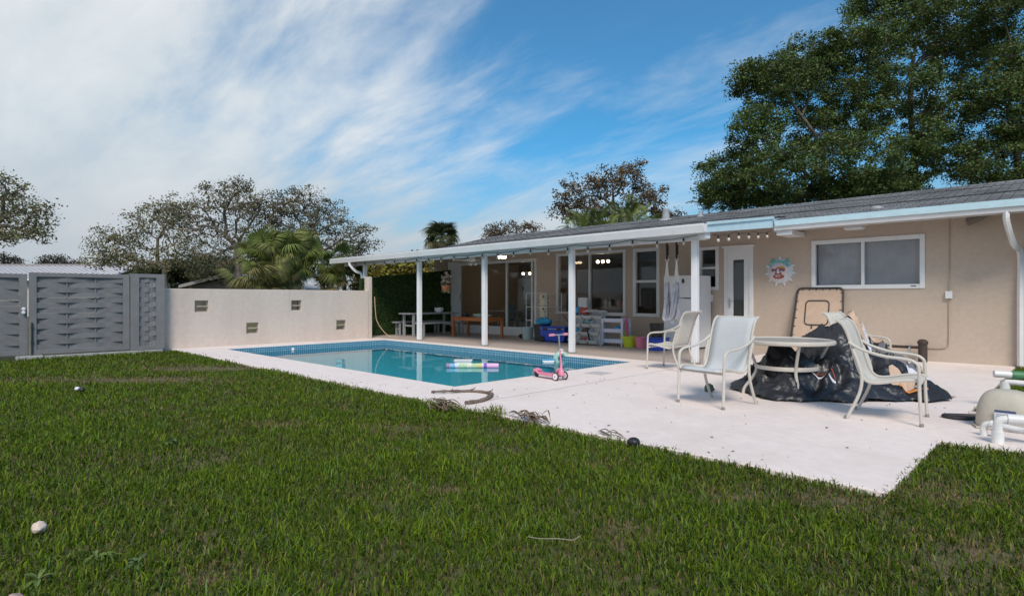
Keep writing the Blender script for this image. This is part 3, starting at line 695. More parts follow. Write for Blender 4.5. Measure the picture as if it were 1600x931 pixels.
# ------------------------------------------------------------------ rebound net leaning on the wall
rb = thing('rebound_net', 'tan rebound net with black bungee frame leaning below the sun face', 'net', (-4.05, 13.2, 0))
M_ = Matrix.Rotation(R(-14), 4, 'X')
def rrect(w0, w1, z0, z1, r, n=5, bow=.0):
    pts = []
    for cxx, cz, a0 in ((w1-r, z1-r, 0), (w0+r, z1-r, 90), (w0+r, z0+r, 180), (w1-r, z0+r, 270)):
        for k in range(n+1):
            a = R(a0+90*k/n); pts.append((cxx+r*math.cos(a), cz+r*math.sin(a)))
    return pts
out_p = rrect(-.46, .46, .015, 1.47, .10)
splay = lambda x, z: x*(1+.16*max(0, (1.0-z))**1.5)
MB().tube([M_ @ Vector((splay(x, z), 0, z)) for x, z in out_p], .017, 8, closed=True).build('frame', dark_metal, rb, True)
net = MB(); ip = rrect(-.425, .425, .06, 1.43, .07)
nm = mat('tan_net', (.53, .39, .295), .8, .06, 9)
net.prism([(splay(x, z), z) for x, z in ip], lambda a, c, w: M_ @ Vector((a, w, c)), -.003, .003); net.build('net_sheet', nm, rb)
MB().tube([M_ @ Vector((x, -.012, z)) for x, z in rrect(-.25, .21, .66, 1.19, .08)], .012, 6, closed=True).tube([M_ @ Vector((-.10, -.014, .66)), M_ @ Vector((-.10, -.014, .58))], .014, 6).build('target_square', dark_metal, rb, True)
bg_ = None
for k in range(7):
    for sgn in (-1, 1):
        z = .25+k*.185; x = splay(.44, z)*sgn
        o = MB().tube([(-.022, 0, 0), (.022, 0, 0)], .010, 6).build('bungee', dark_metal, rb, world_off=False) if bg_ is None else bg_.copy()
        if bg_ is not None: COL.objects.link(o)
        bg_ = bg_ or o; o.location = M_ @ Vector((x*.985, -.006, z))
for k in range(6):
    o = bg_.copy(); COL.objects.link(o); o.location = M_ @ Vector((-.34+k*.135, -.006, 1.435)); o.rotation_euler = (0, R(90), 0)
for sgn in (-1, 1): MB().tube([M_ @ Vector((sgn*.40, 0, .10)), (sgn*.42, .26, .02), (sgn*.42, .30, .02)], .013, 6).build('stand_leg', dark_metal, rb, True)

# ------------------------------------------------------------------ sun face on the wall
def sun_face():
    sx, sz = WY(1219, 424, HY0)
    t = thing('sun_face_ornament', 'painted ceramic sun face with pointed pale rays hung on the tan wall', 'wall ornament', (sx, HY0-.002, sz))
    pale = mat('pale_glaze', (.62, .66, .68), .3, .10, 9); teal = mat('teal_glaze', (.15, .42, .43), .3, .2, 14); pk = mat('pink_white_glaze', (.66, .58, .60), .3, .08, 9)
    red = mat('red_glaze', (.36, .07, .035), .3, .25, 16); och = mat('ochre_glaze', (.50, .27, .05), .3, .2, 14); lil = mat('lilac_glaze', (.22, .17, .34), .3, .25, 18); drk = mat('dark_glaze', (.03, .03, .07), .3)
    FL = lambda a, c, w: (a, -w, c)
    rays = None
    for k in range(11):
        a = 2*math.pi*k/11+R(90)
        M2 = Matrix.Rotation(-a, 4, 'Y')
        MB().add([M2 @ Vector(p) for p in [(.23, -.012, -.062), (.23, -.012, .062), (.36, -.012, 0), (.23, 0, -.066), (.23, 0, .066), (.365, 0, 0), (.245, -.035, 0)]],
                 [(0, 2, 6), (2, 1, 6), (0, 6, 1), (0, 3, 5, 2), (2, 5, 4, 1), (3, 4, 5)]).build('ray', teal if k in (1, 10) else (pk if k in (4, 5, 6, 7) else pale), t)
        for q in (-.5,):
            M3 = Matrix.Rotation(-(a+R(16.4)), 4, 'Y')
            MB().add([M3 @ Vector(p) for p in [(.235, -.012, -.04), (.235, -.012, .04), (.305, -.010, 0), (.235, 0, -.042), (.235, 0, .042), (.308, 0, 0), (.245, -.026, 0)]],
                     [(0, 2, 6), (2, 1, 6), (0, 6, 1), (0, 3, 5, 2), (2, 5, 4, 1), (3, 4, 5)]).build('small_ray', pale, t)
    circ = lambda r, n=36, sxx=1, cxx=0, cz=0, sz_=1: [(cxx+r*math.cos(2*math.pi*i/n)*sxx, cz+r*math.sin(2*math.pi*i/n)*sz_) for i in range(n)]
    MB().lathe([(.262, 0), (.262, .018), (.25, .034), (.225, .036)], 40, M=Matrix.Rotation(R(90), 4, 'X')).build('rim', pale, t, True)
    MB().lathe([(.215, .030), (.213, .045), (.185, .066), (.11, .084), (.02, .09)], 40, M=Matrix.Translation((-.02, 0, -.005)) @ Matrix.Rotation(R(90), 4, 'X')).build('face', pk, t, True)
    def dome_y(x, z): r = math.hypot(x+.02, z+.005)/.213; return .045+.045*max(0, 1-r*r)**.6
    def patch(name, poly, m, lift=.004, parent=None):
        q = MB(); n = len(poly); cxx = sum(p[0] for p in poly)/n; cz = sum(p[1] for p in poly)/n
        rings = [1, .66, .33]
        for f_ in rings:
            for x, z in poly: xx, zz = cxx+(x-cxx)*f_, cz+(z-cz)*f_; q.v.append((xx, -dome_y(xx, zz)-lift, zz))
        q.v.append((cxx, -dome_y(cxx, cz)-lift, cz))
        for r_ in range(2):
            for i in range(n): q.f.append((r_*n+i, r_*n+(i+1) % n, (r_+1)*n+(i+1) % n, (r_+1)*n+i))
        for i in range(n): q.f.append((2*n+i, 2*n+(i+1) % n, 3*n))
        return q.build(name, m, t, True)
    cres = [(.255*math.cos(R(a)), .25*math.sin(R(a))) for a in range(25, 156, 8)]+[(.20*math.cos(R(a))-.01, .17*math.sin(R(a))+.01) for a in range(150, 29, -8)]
    MB().prism(cres, FL, .034, .058).build('headband', teal, t, bevel=.006)
    patch('mask', [(-.165, .02), (-.16, .07), (-.10, .10), (-.03, .085), (.03, .10), (.11, .095), (.135, .04), (.12, -.01), (.06, -.03), (.05, -.09), (.12, -.095), (.10, -.15), (.0, -.175), (-.08, -.165), (-.14, -.11), (-.07, -.09), (-.08, -.03), (-.14, -.02)], red)
    patch('brow', [(-.01, .075), (.04, .105), (.11, .10), (.135, .06), (.06, .055)], och, .008)
    patch('brow', [(-.15, .07), (-.10, .105), (-.04, .09), (-.05, .06), (-.12, .055)], pk, .008)
    for sgn, cxx in ((-1, -.095), (1, .06)):
        patch('eye', circ(.042, 14, 1, cxx, .02, .5), lil, .010); patch('pupil', circ(.022, 10, 1, cxx, .033, .45), drk, .013)
        patch('under_eye', circ(.038, 12, 1, cxx, -.012, .3), pale, .011)
    patch('cheek', circ(.05, 14, 1, .115, -.05, .85), pk, .010); patch('cheek', circ(.042, 14, 1, -.155, -.055, .8), pk, .010)
    MB().add([(-.035, -.092, .06), (.0, -.092, .06), (-.055, -.095, -.055), (.02, -.095, -.055), (-.018, -.135, -.045), (-.018, -.105, .05)], [(0, 2, 4, 5), (1, 5, 4, 3), (2, 3, 4), (0, 5, 1)]).build('nose', pk, t)
    patch('lips', circ(.055, 16, 1, -.015, -.105, .45), pale, .014); patch('mouth', circ(.034, 12, 1, -.012, -.108, .32), drk, .018)
sun_face()

# ------------------------------------------------------------------ refrigerator
fr = thing('refrigerator', 'white top-freezer refrigerator against the wall behind the last post', 'refrigerator', (-6.9, 13.08, 0))
enamel = mat('white_enamel', (.74, .74, .76), .3, .03, 3)
MB().box(-.42, .42, -.28, .42, .04, 1.75).build('cabinet', enamel, fr, bevel=.012)
fd = MB().box(-.42, .42, -.35, -.285, 1.22, 1.75).build('freezer_door', enamel, fr, bevel=.015)
ld = MB().box(-.42, .42, -.35, -.285, .09, 1.20).build('fridge_door', enamel, fr, bevel=.015)
MB().box(.10, .40, -.353, -.349, 1.203, 1.218).build('door_gap', black_plastic, fd)
MB().lathe([(.001, -.005), (.028, 0), (.034, .012), (.001, .018)], 10, M=Matrix.Translation((.10, -.352, 1.62)) @ Matrix.Rotation(R(90), 4, 'X') @ Matrix.Scale(1.7, 4, (0, 1, 0))).build('magnet', black_plastic, fd, True)
MB().box(.18, .29, -.352, -.3495, 1.655, 1.663).build('badge', chrome, fd)
MB().box(-.40, .40, -.30, .40, .004, .039).build('kickplate', black_plastic, fr)

# ------------------------------------------------------------------ hammock chair hanging from the ceiling
hc = thing('hanging_hammock', 'white and grey cloth hammock hanging by ropes and black straps before the refrigerator', 'hammock', (-6.14, 11.0, .68))
strapm = mat('black_webbing', (.015, .015, .017), .8); ropem = mat('cotton_rope', (.70, .66, .62), .9, .06, 30, .3, 80)
zc = pz(11.0)-.13-.68
for i, x in enumerate((-.11, .11)):
    MB().box(x-.018, x+.018, -.004, .004, 1.35, zc).box(x-.016+.03, x+.016+.03, -.012, -.006, 1.42, zc-.25).build('strap', strapm, hc)
    MB().tube([(x+.035*math.cos(R(a)), 0, 1.335+.035*math.sin(R(a))) for a in range(150, 391, 20)], .008, 6).build('hook', ropem, hc, True)
    for k in range(3): MB().tube(arc([(x, 0, 1.30), (x+.012*(k-1), .01*(k-1), 1.1), (x+.03*(k-1), .04*(k-1), .82)], 4), [.016]*4+[.014]*5, 6).build('rope', ropem, hc, True)
cl = MB(); nn, mm = 30, 18
for i in range(nn+1):
    a = i/nn; 
    for k in range(mm+1):
        u = k/mm-.5
        w = .03+.11*math.sin(math.pi*a)**.7
        x = -.115+.23*a+.03*math.sin(a*9+k); z = .84*(abs(2*a-1))**2.6*.98+.02*math.sin(k*1.9)*math.sin(math.pi*a)
        y = u*2*w+.035*math.sin(k*1.7+a*3)*math.sin(math.pi*a)
        cl.v.append((x+u*.16*math.sin(math.pi*a)+.02*math.sin(k*2.3), y, z+.03+abs(u)*.10*math.sin(math.pi*a)))
for i in range(nn):
    for k in range(mm): q = i*(mm+1)+k; cl.f.append((q, q+1, q+mm+2, q+mm+1))
cl.build('cloth', mat('striped_cotton', (.42, .40, .46), .9, .1, 7, .2, 60, col2=(.68, .66, .68)), hc, True).modifiers.new('solid', 'SOLIDIFY').thickness = .006

# ------------------------------------------------------------------ toys and storage along the patio wall
greypl = mat('light_grey_plastic', (.55, .54, .53), .5, .06, 5)
def bin_mesh(w, d, h):
    b = MB(); t_ = .008
    o = [(-w/2, -d/2, h*.7), (w/2, -d/2, h*.7), (w/2, d/2, h), (-w/2, d/2, h)]; i_ = [(x*.94, y*.94, z) for x, y, z in o]
    bo = [(-w*.42, -d*.40, 0), (w*.42, -d*.40, 0), (w*.42, d*.42, 0), (-w*.42, d*.42, 0)]; bi = [(x*.95, y*.95, .008) for x, y, z in bo]
    b.v = o+i_+bo+bi
    for k in range(4):
        j = (k+1) % 4
        b.f += [(8+k, 8+j, j, k), (k, j, 4+j, 4+k), (4+k, 4+j, 12+j, 12+k)]
    b.f += [(8, 9, 10, 11), (12, 13, 14, 15)]
    return b
rkx, rky = -9.25, 12.25
rack = thing('toy_rack', 'grey four-tier toy rack with tilted plastic bins under the large window', 'toy rack', (rkx, rky, 0), R(4))
for sgn in (-1, 1):
    x = .46*sgn
    MB().prism([(-.22, .02), (.20, .02), (.20, .86), (.12, .90), (-.22, .20)], lambda a, c, w: (w, a, c), x-.010, x+.010).build('side_panel', greypl, rack, bevel=.006)
proto = bin_mesh(.285, .26, .15); pb = None
tier = [(-.15, .05), (-.08, .26), (-.01, .47), (.06, .68)]
for ti, (yy, zz) in enumerate(tier):
    MB().tube([(-.45, yy-.11, zz+.06), (.45, yy-.11, zz+.06)], .014, 6).tube([(-.45, yy+.12, zz+.10), (.45, yy+.12, zz+.10)], .010, 6).build('rail', white_plastic, rack)
    for bi in range(3):
        if pb is None: pb = proto.build('bin', greypl, rack, world_off=False); o = pb
        else: o = pb.copy(); COL.objects.link(o)
        o.location = (-.30+.30*bi, yy+.005, zz+.03); o.rotation_euler = (R(22), 0, 0)
for sgn in (-1, 1):
    for yy in (-.18, .16): MB().tube([(.44*sgn-.012, yy, .02), (.44*sgn+.012, yy, .02)], .02, 10).build('castor', black_plastic, rack)
MB().box(.20, .235, -.235, -.22, .02, .34, Matrix.Rotation(R(-14), 4, 'Y')).build('carry_strap', strapm, rack)
MB().box(.02, .34, -.10, .13, .90, .915, Matrix.Rotation(R(12), 4, 'X')).build('lid_panel', greypl, rack, bevel=.004)
def lump(name, label, cat, loc, r, m, sc=(1, 1, 1), seed=0, amp=.3, group=None, freq=2.2):
    """an irregular soft or moulded shape"""
    from mathutils import noise
    b = MB(); n, k = 18, 10
    for i in range(k+1):
        ph = math.pi*i/k
        for j in range(n):
            a = 2*math.pi*j/n; d = Vector((math.sin(ph)*math.cos(a), math.sin(ph)*math.sin(a), -math.cos(ph)))
            q = r*(1+amp*noise.noise(d*freq+Vector((seed*3.1, seed, 0))))
            b.v.append((d.x*q*sc[0], d.y*q*sc[1], max(-r*sc[2]*.75, d.z*q*sc[2])+r*sc[2]*.75))
    for i in range(k):
        for j in range(n): b.f.append((i*n+j, i*n+(j+1) % n, (i+1)*n+(j+1) % n, (i+1)*n+j))
    o = b.build(name, m, None, True, loc=loc); return tag(o, label, cat, group)
redp = mat('red_plastic', (.42, .06, .05), .5, .2, 12); bluep = mat('sky_blue_plastic', (.05, .30, .55), .5, .15, 9); tealp = mat('teal_toy', (.20, .35, .36), .6, .4, 18); pinkp = mat('pink_plastic', (.72, .20, .30), .45, .08, 7)
def in_rack(x, y, z): 
    c_, s_ = math.cos(R(4)), math.sin(R(4)); return (rkx+x*c_-y*s_, rky+x*s_+y*c_, z)
lump('toy', 'red cloth toy spilling over the top of the toy rack', 'toy', in_rack(-.16, .03, .80), .13, redp, (1.2, .8, .75), 1, .5)
lump('toy', 'bright blue ball-shaped toy on the upper corner of the toy rack', 'toy', in_rack(-.36, .08, .80), .10, bluep, (1, 1, 1.1), 2, .3)
lump('toy', 'teal toys heaped in a middle bin of the toy rack', 'toy', in_rack(.0, -.0, .55), .10, tealp, (1.2, .9, .6), 3, .5)
lump('toy', 'small blue toy in the lower left bin of the rack', 'toy', in_rack(-.28, -.08, .34), .08, bluep, (1, .9, .6), 4, .5)
lump('toy', 'flat red toy in the bottom bin of the rack', 'toy', in_rack(.0, -.17, .14), .08, redp, (1.2, .7, .45), 5, .4)
lump('toy', 'brown toys filling a dark bin of the rack', 'toy', in_rack(.0, -.08, .34), .10, mat('brown_toy', (.10, .07, .05), .7, .4, 20), (1.3, .9, .5), 6, .5)
# three tier cart
ct = thing('utility_cart', 'white three-tier utility cart between the toy rack and the lime bucket', 'cart', (-8.50, 12.42, 0), R(3))
lil_w = mat('lilac_white_plastic', (.58, .57, .66), .45, .05, 6)
for z, tn in ((.60, 'top_tray'), (.34, 'middle_tray'), (.08, 'bottom_tray')):
    b = MB(); w, d = .30, .17; h = .10
    b.box(-w, w, -d, d, z, z+.012).box(-w, w, -d, -d+.012, z+.013, z+h).box(-w, w, d-.012, d, z+.013, z+h).box(-w, -w+.012, -d+.013, d-.013, z+.013, z+h).box(w-.012, w, -d+.013, d-.013, z+.013, z+h)
    b.build(tn, lil_w, ct, bevel=.008)
for sx_ in (-1, 1):
    for sy_ in (-1, 1): MB().box(sx_*.285-.03, sx_*.285+.03, sy_*.185-.014, sy_*.185+.014, .09, .69).build('upright', lil_w, ct, bevel=.008)
for sx_ in (-1, 1):
    for sy_ in (-1, 1): MB().tube([(sx_*.27, sy_*.17, .10), (sx_*.31, sy_*.24, .0)], .022, 6).build('foot', lil_w, ct)
lump('toy', 'bright blue toy on the middle tray of the white cart', 'toy', (-8.42, 12.40, .36), .085, bluep, (1.1, .9, 1.05), 8, .25)
tag(MB().box(-8.78, -8.43, 12.36, 12.56, .703, .75).build('black_case', black_plastic, bevel=.012), 'flat black case lying on top of the white cart', 'case')
def bucket(name, label, x, y, r0, r1, h, m, handle=None, group=None):
    t = thing(name, label, 'bucket', (x, y, 0.004))
    MB().lathe([(r0, 0), (r1*.98, h*.9), (r1*1.05, h*.92), (r1*1.05, h), (r1*.96, h), (r0*.92, .012), (.001, .012)], 22).build('body', m, t, True)
    if handle: MB().tube([(r1*math.cos(R(a)), -.01+.02*math.sin(R(a)), h*.93-r1*.55*math.sin(R(a))*handle) for a in range(0, 181, 15)], .006, 6).build('handle', m, t, True)
    return t
lime = mat('lime_plastic', (.50, .58, .03), .45, .08, 7)
lb = bucket('lime_bucket', 'soft lime green tub with a raised handle holding a pink spade', -8.0, 12.28, .14, .19, .27, lime)
MB().tube(arc([(-.16, -.02, .25), (-.20, 0, .36), (-.22, .02, .46), (-.18, .06, .34), (-.13, .09, .25)], 5), .022, 6, flat=.5).build('handle', lime, lb, True)
tag(MB().tube(arc([(-8.06, 12.30, .05), (-8.10, 12.34, .34), (-8.14, 12.38, .56), (-8.17, 12.42, .74)], 4), [.03, .03, .03, .03, .034, .036, .037, .036, .034, .03, .028, .025, .02], 8, flat=.5).build('toy_spade', mat('magenta_plastic', (.75, .06, .25), .45), None, True), 'magenta toy spade standing in the lime green tub', 'toy spade')
bucket('pink_bucket', 'round pink plastic bucket between the lime tub and the blue bin', -7.70, 12.33, .13, .165, .26, pinkp, .5)
bb = thing('storage_bin', 'deep blue plastic storage bin seen through the arm of the cream chair', 'bin', (-7.07, 12.02, .004), R(5))
dbl = mat('deep_blue_plastic', (.015, .06, .42), .35, .12, 5)
MB().prism([(-.20, .0), (.20, .0), (.23, .27), (-.23, .27)], lambda a, c, w: (a, w, c), -.15, .15).build('body', dbl, bb, bevel=.015)
MB().box(-.24, .24, -.165, .165, .271, .30).build('rim', dbl, bb, bevel=.008)
tag(MB().lathe([(.13, 0), (.165, .30), (.17, .30), (.17, .32), (.15, .32), (.14, .26), (.001, .26)], 18, (-7.09, 12.02, .306)).build('black_planter', black_plastic, None, True), 'black plastic planter pot standing on the blue bin', 'planter')
# wheeled cooler, black bin, tower garden
co = thing('wheeled_cooler', 'large royal blue wheeled cooler on the patio beside the black bin', 'cooler', (-10.42, 12.35, .004), R(6))
MB().prism([(-.40, .02), (.38, .02), (.42, .36), (-.42, .36)], lambda a, c, w: (a, w, c), -.20, .20).build('body', dbl, co, bevel=.025)
MB().box(-.43, .43, -.215, .215, .372, .43).build('lid', dbl, co, bevel=.018)
MB().box(-.40, .40, -.218, -.212, .361, .370).build('lid_seam', white_plastic, co)
for y in (-.215, .215): MB().tube([(-.34, y-.02, .085), (-.34, y+.02, .085)], .085, 16).build('wheel', black_plastic, co)
MB().box(-.30, -.16, -.235, -.214, .33, .40).build('latch', black_plastic, co, bevel=.006); MB().box(.16, .30, -.235, -.214, .33, .40).build('latch', black_plastic, co, bevel=.006)
MB().box(.435, .50, -.16, .16, .03, .35).build('handle_end', black_plastic, co, bevel=.02)
bkb = thing('black_tote', 'black plastic tote box left of the blue cooler', 'tote', (-11.05, 12.48, .004), R(6))
MB().prism([(-.13, 0), (.13, 0), (.16, .44), (-.16, .44)], lambda a, c, w: (a, w, c), -.20, .20).build('body', black_plastic, bkb, bevel=.012); MB().box(-.17, .17, -.21, .21, .441, .465).build('rim', black_plastic, bkb, bevel=.006)
lump('cloth', 'crumpled bright blue cloth lying on the black tote', 'cloth', (-10.98, 12.46, .47), .19, mat('cyan_cloth', (.03, .30, .52), .7, .2, 9, .3, 30), (1.35, .9, .55), 9, .55, freq=3)
bucket('grey_bucket', 'pale grey-green bucket beneath the planting tower', -11.75, 12.62, .15, .18, .36, mat('sage_plastic', (.38, .46, .46), .5))
tw = thing('planting_tower', 'cream vertical planting tower with dark holes standing by the sliding door', 'planter', (-11.45, 13.0, .004))
crm = mat('cream_plastic', (.66, .60, .46), .5, .06, 6)
MB().lathe([(.24, 0), (.26, .34), (.25, .38), (.10, .42)], 20).build('reservoir', mat('sage_plastic2', (.40, .46, .45), .5), tw, True)
for k in range(5): MB().lathe([(.105, 0), (.13, .03), (.135, .14), (.125, .17), (.10, .178)], 16, (0, 0, .43+k*.18)).build('tower_section', crm, tw, True)
for k in range(5):
    for j in range(3):
        a = R(-55+k*60+j*120); M2 = Matrix.Translation((0, 0, .52+k*.18)) @ Matrix.Rotation(a, 4, 'Z') @ Matrix.Translation((.125, 0, 0)) @ Matrix.Rotation(R(60), 4, 'Y')
        MB().lathe([(.040, 0), (.042, .035), (.032, .036)], 10, M=M2).build('pot_cup', crm, tw, True); MB().lathe([(.03, .034), (.03, .0375)], 10, M=M2).build('pot_hole', black_plastic, tw)
cg = thing('wire_cage', 'white square wire trellis cage around the planting tower', 'trellis', (-11.45, 13.0, .004))
wirem = mat('white_wire', (.70, .70, .70), .5)
for sx_ in (-1, 1):
    for sy_ in (-1, 1): MB().tube([(sx_*.40, sy_*.34, 0), (sx_*.40, sy_*.34, 1.36)], .009, 6).build('upright', wirem, cg)
for z in (.55, .95, 1.35):
    MB().tube([(-.40, -.34, z), (.40, -.34, z), (.40, .34, z), (-.40, .34, z)], .009, 6, closed=True).build('hoop', wirem, cg)
ft = thing('folding_table', 'small folding table with crossed dark legs behind the blue cooler', 'table', (-10.42, 13.2, .004))
MB().box(-.52, .42, -.22, .22, .74, .762).build('table_top', mat('weathered_wood_top', (.36, .27, .22), .7, .15, 8), ft, bevel=.005)
for y in (-.18, .18): MB().tube([(-.35, y, 0), (.32, y, .74)], .012, 6).tube([(.35, y+.02, 0), (-.32, y+.02, .74)], .012, 6).build('cross_leg', dark_metal, ft)
lump('shoe', 'black shoe lying by the sliding door sill', 'shoe', (-12.05, 12.75, .004), .11, black_plastic, (1.6, .8, .7), 12, .3)
bpn = tag(MB().box(-10.40, -10.08, 13.28, 13.38, .767, 1.23).build('white_box', white_plastic, bevel=.02), 'white upright box on the folding table behind the post', 'box')

# ------------------------------------------------------------------ orange wooden table and picnic set
ow = mat('orange_stained_wood', (.38, .12, .035), .5, .2, 7, .15, 30)
ot = thing('wooden_table', 'low orange-stained wooden table before the sliding glass door', 'table', (-13.35, 12.05, .004), R(-2))
for x in (-.80, .80):
    for y in (-.30, .30): MB().box(x-.035, x+.035, y-.035, y+.035, 0, .60).build('leg', ow, ot, bevel=.005)
MB().box(-.764, .764, -.318, -.292, .52, .60).box(-.764, .764, .292, .318, .52, .60).box(-.82, -.78, -.264, .264, .52, .60).box(.78, .82, -.264, .264, .52, .60).build('apron', ow, ot, bevel=.003)
for k in range(7): MB().box(-.86, .86, -.345+k*.099, -.345+k*.099+.092, .602, .624).build('slat', ow, ot, bevel=.004)
lump('craft_clutter', 'green and white craft clutter lying on the orange wooden table', 'clutter', (-13.15, 12.05, .627), .22, mat('green_white_clutter', (.12, .25, .16), .7, .5, 25, col2=(.6, .62, .58)), (1.5, .8, .3), 14, .6, freq=4)
lump('dark_bag', 'small dark bag on the left end of the orange wooden table', 'bag', (-13.95, 12.1, .627), .11, black_plastic, (1.2, .9, .8), 15, .4)
gw_ = mat('grey_wood', (.33, .33, .34), .6, .12, 8, .1, 40)
pt = thing('picnic_table', 'grey wooden dining table beside the green hedge screen', 'table', (-15.35, 11.75, .004), R(90))
def bench(t, w, d, h, legw, inset):
    for k in range(3): MB().box(-w/2, w/2, -d/2+k*d/3+.003, -d/2+(k+1)*d/3-.003, h-.045, h).build('plank', gw_, t, bevel=.005)
    for sx_ in (-1, 1):
        for sy_ in (-1, 1): MB().box(sx_*(w/2-inset)-legw, sx_*(w/2-inset)+legw, sy_*(d/2-legw-.02)-legw, sy_*(d/2-legw-.02)+legw, 0, h-.046).build('leg', gw_, t, bevel=.005)
        MB().box(sx_*(w/2-inset)-legw*.6, sx_*(w/2-inset)+legw*.6, -d/2+.10, d/2-.10, h*.42, h*.42+.05).build('stretcher', gw_, t)
bench(pt, 2.0, .62, .74, .035, .18)
b1 = thing('picnic_bench', 'grey wooden bench between the dining table and the hedge screen', 'bench', (-15.98, 11.75, .004), R(90)); bench(b1, 1.9, .28, .45, .03, .16)
b2 = thing('picnic_bench', 'grey wooden bench on the pool side of the dining table', 'bench', (-14.70, 11.75, .004), R(90)); bench(b2, 1.9, .28, .45, .03, .16)
pp = thing('potted_plant', 'low plant in a round white pot on the grey dining table', 'plant', (-15.3, 12.1, .745))
MB().lathe([(.09, 0), (.14, .05), (.15, .14), (.135, .16), (.12, .14), (.001, .13)], 18).build('pot', white_plastic, pp, True)
def leafy(parent, n, R0, H0, size, colr, seed, z0=0, name='leaves', sq=1.0):
    rg = np.random.default_rng(seed); d = rg.normal(size=(n, 3)); d /= np.linalg.norm(d, axis=1)[:, None]; rr = rg.uniform(.25, 1, (n, 1))**.5
    ctr = d*rr*np.array([R0, R0*sq, H0])+np.array([0, 0, z0+H0*.6]); v, q = leaf_quads(ctr, size, rg, aspect=.5)
    col = np.array(colr)*rg.uniform(.5, 1.5, (n, 1)); o = mesh_np(name, v, q, None, leafm, np.repeat(col, 4, 0), parent); return o
leafy(pp, 60, .16, .10, .09, (.06, .10, .04), 3, .15)
hp = thing('hanging_plant', 'pale flowering plant in an orange hanging pot under the patio roof', 'plant', (*C(697, 446, 17.2).xy, 1.42))
MB().lathe([(.07, 0), (.12, .06), (.14, .17), (.125, .17), (.10, .12), (.001, .11)], 16).build('pot', mat('terracotta', (.50, .17, .08), .7, .15), hp, True)
leafy(hp, 150, .17, .26, .075, (.55, .47, .38), 4, .16); leafy(hp, 60, .18, .12, .08, (.40, .36, .24), 5, -.02, 'trailing_leaves', .8)
hz_ = pz(C(697, 446, 17.2).y)-.13-1.42
for a in (0, 120, 240): MB().tube([(.13*math.cos(R(a)), .13*math.sin(R(a)), .16), (0, 0, hz_)], .004, 5).build('wire', dark_metal, hp)

# ------------------------------------------------------------------ ceiling fan, lamps, string lights
def fan(loc, label, lit):
    t = thing('ceiling_fan', label, 'ceiling fan', loc); top = pz(loc[1])-.13-loc[2]
    MB().tube([(0, 0, .10), (0, 0, top)], .014, 8).lathe([(.06, top-.05), (.07, top-.001)], 12).build('rod', white_paint, t)
    MB().lathe([(.05, -.06), (.11, -.04), (.12, .04), (.07, .10), (.02, .11)], 18).build('motor', white_paint, t, True)
    for k in range(5):
        M2 = Matrix.Rotation(R(72*k+20), 4, 'Z') @ Matrix.Rotation(R(9), 4, 'X'); MB().box(.12, .60, -.065, .065, .0, .008, M2).build('blade', white_trim, t, bevel=.003)
    for k in range(3):
        a = R(120*k+40); MB().ball((.10*math.cos(a), .10*math.sin(a), -.12), .045, 12).build('bulb', bulb_lit if lit else white_plastic, t, True)
pf = C(738, 410, 17.7); fan((pf.x, pf.y, 2.36), 'white ceiling fan under the patio roof near the sliding door', False)
lf = C(784, 404, 16.9)
lt = thing('ceiling_lamp', 'lit cluster lamp on the patio ceiling between the white posts', 'lamp', (lf.x, lf.y, 2.42)); top = pz(lf.y)-.13-2.42
MB().lathe([(.09, top-.03), (.10, top-.001)], 14).tube([(0, 0, 0), (0, 0, top-.02)], .010, 6).build('mount', white_paint, lt)
for k in range(4):
    a = R(90*k+30); MB().ball((.10*math.cos(a), .10*math.sin(a), -.02), .04, 12).build('bulb', bulb_lit, lt, True); MB().tube([(0, 0, .02), (.10*math.cos(a), .10*math.sin(a), .015)], .008, 5).build('arm', chrome, lt)
def string_lights(label, pts, n, hang):
    t = thing('string_lights', label, 'string lights', tuple(pts[0]), world=True)
    P = [Vector(p) for p in pts]; path = []
    for a, c in zip(P, P[1:]):
        for k in range(8):
            u = k/8; p = a.lerp(c, u); p.z -= .05*4*u*(1-u)*(c-a).length/1.4; path.append(p)
    path.append(P[-1]); MB().tube(path, .006, 5).build('wire', strapm, t)
    L_ = [0]
    for a, c in zip(path, path[1:]): L_.append(L_[-1]+(c-a).length)
    glassb = mat('bulb_glass', (.55, .52, .45), .15, .1, 20)
    for k in range(n):
        s = L_[-1]*(k+.5)/n; i = max(j for j in range(len(L_)) if L_[j] <= s); i = min(i, len(path)-2); p = path[i].lerp(path[i+1], (s-L_[i])/(L_[i+1]-L_[i]))
        h = hang*rnd.uniform(.8, 1.2)
        MB().tube([p, p-Vector((0, 0, h))], .005, 5).lathe([(.016, -.05), (.019, -.02), (.012, 0)], 8, tuple(p-Vector((0, 0, h-.04)))).build('socket', strapm, t)
        MB().ball(tuple(p-Vector((0, 0, h+.045))), .03, 10, sz=1.2).build('bulb', glassb, t, True)
string_lights('black cord string of clear bulbs along the front beam of the patio', [(-17.2, 9.96, 2.38)]+[(-16.4+1.42*k, 9.96, 2.36+.01*(k % 2)) for k in range(9)], 22, .06)
string_lights('short string of clear bulbs below the pale blue roof edge', [(-4.72, 9.9, 2.34), (-4.75, 10.9, 2.47), (-4.75, 11.8, 2.55), (-4.75, 12.7, 2.64)], 6, .05)

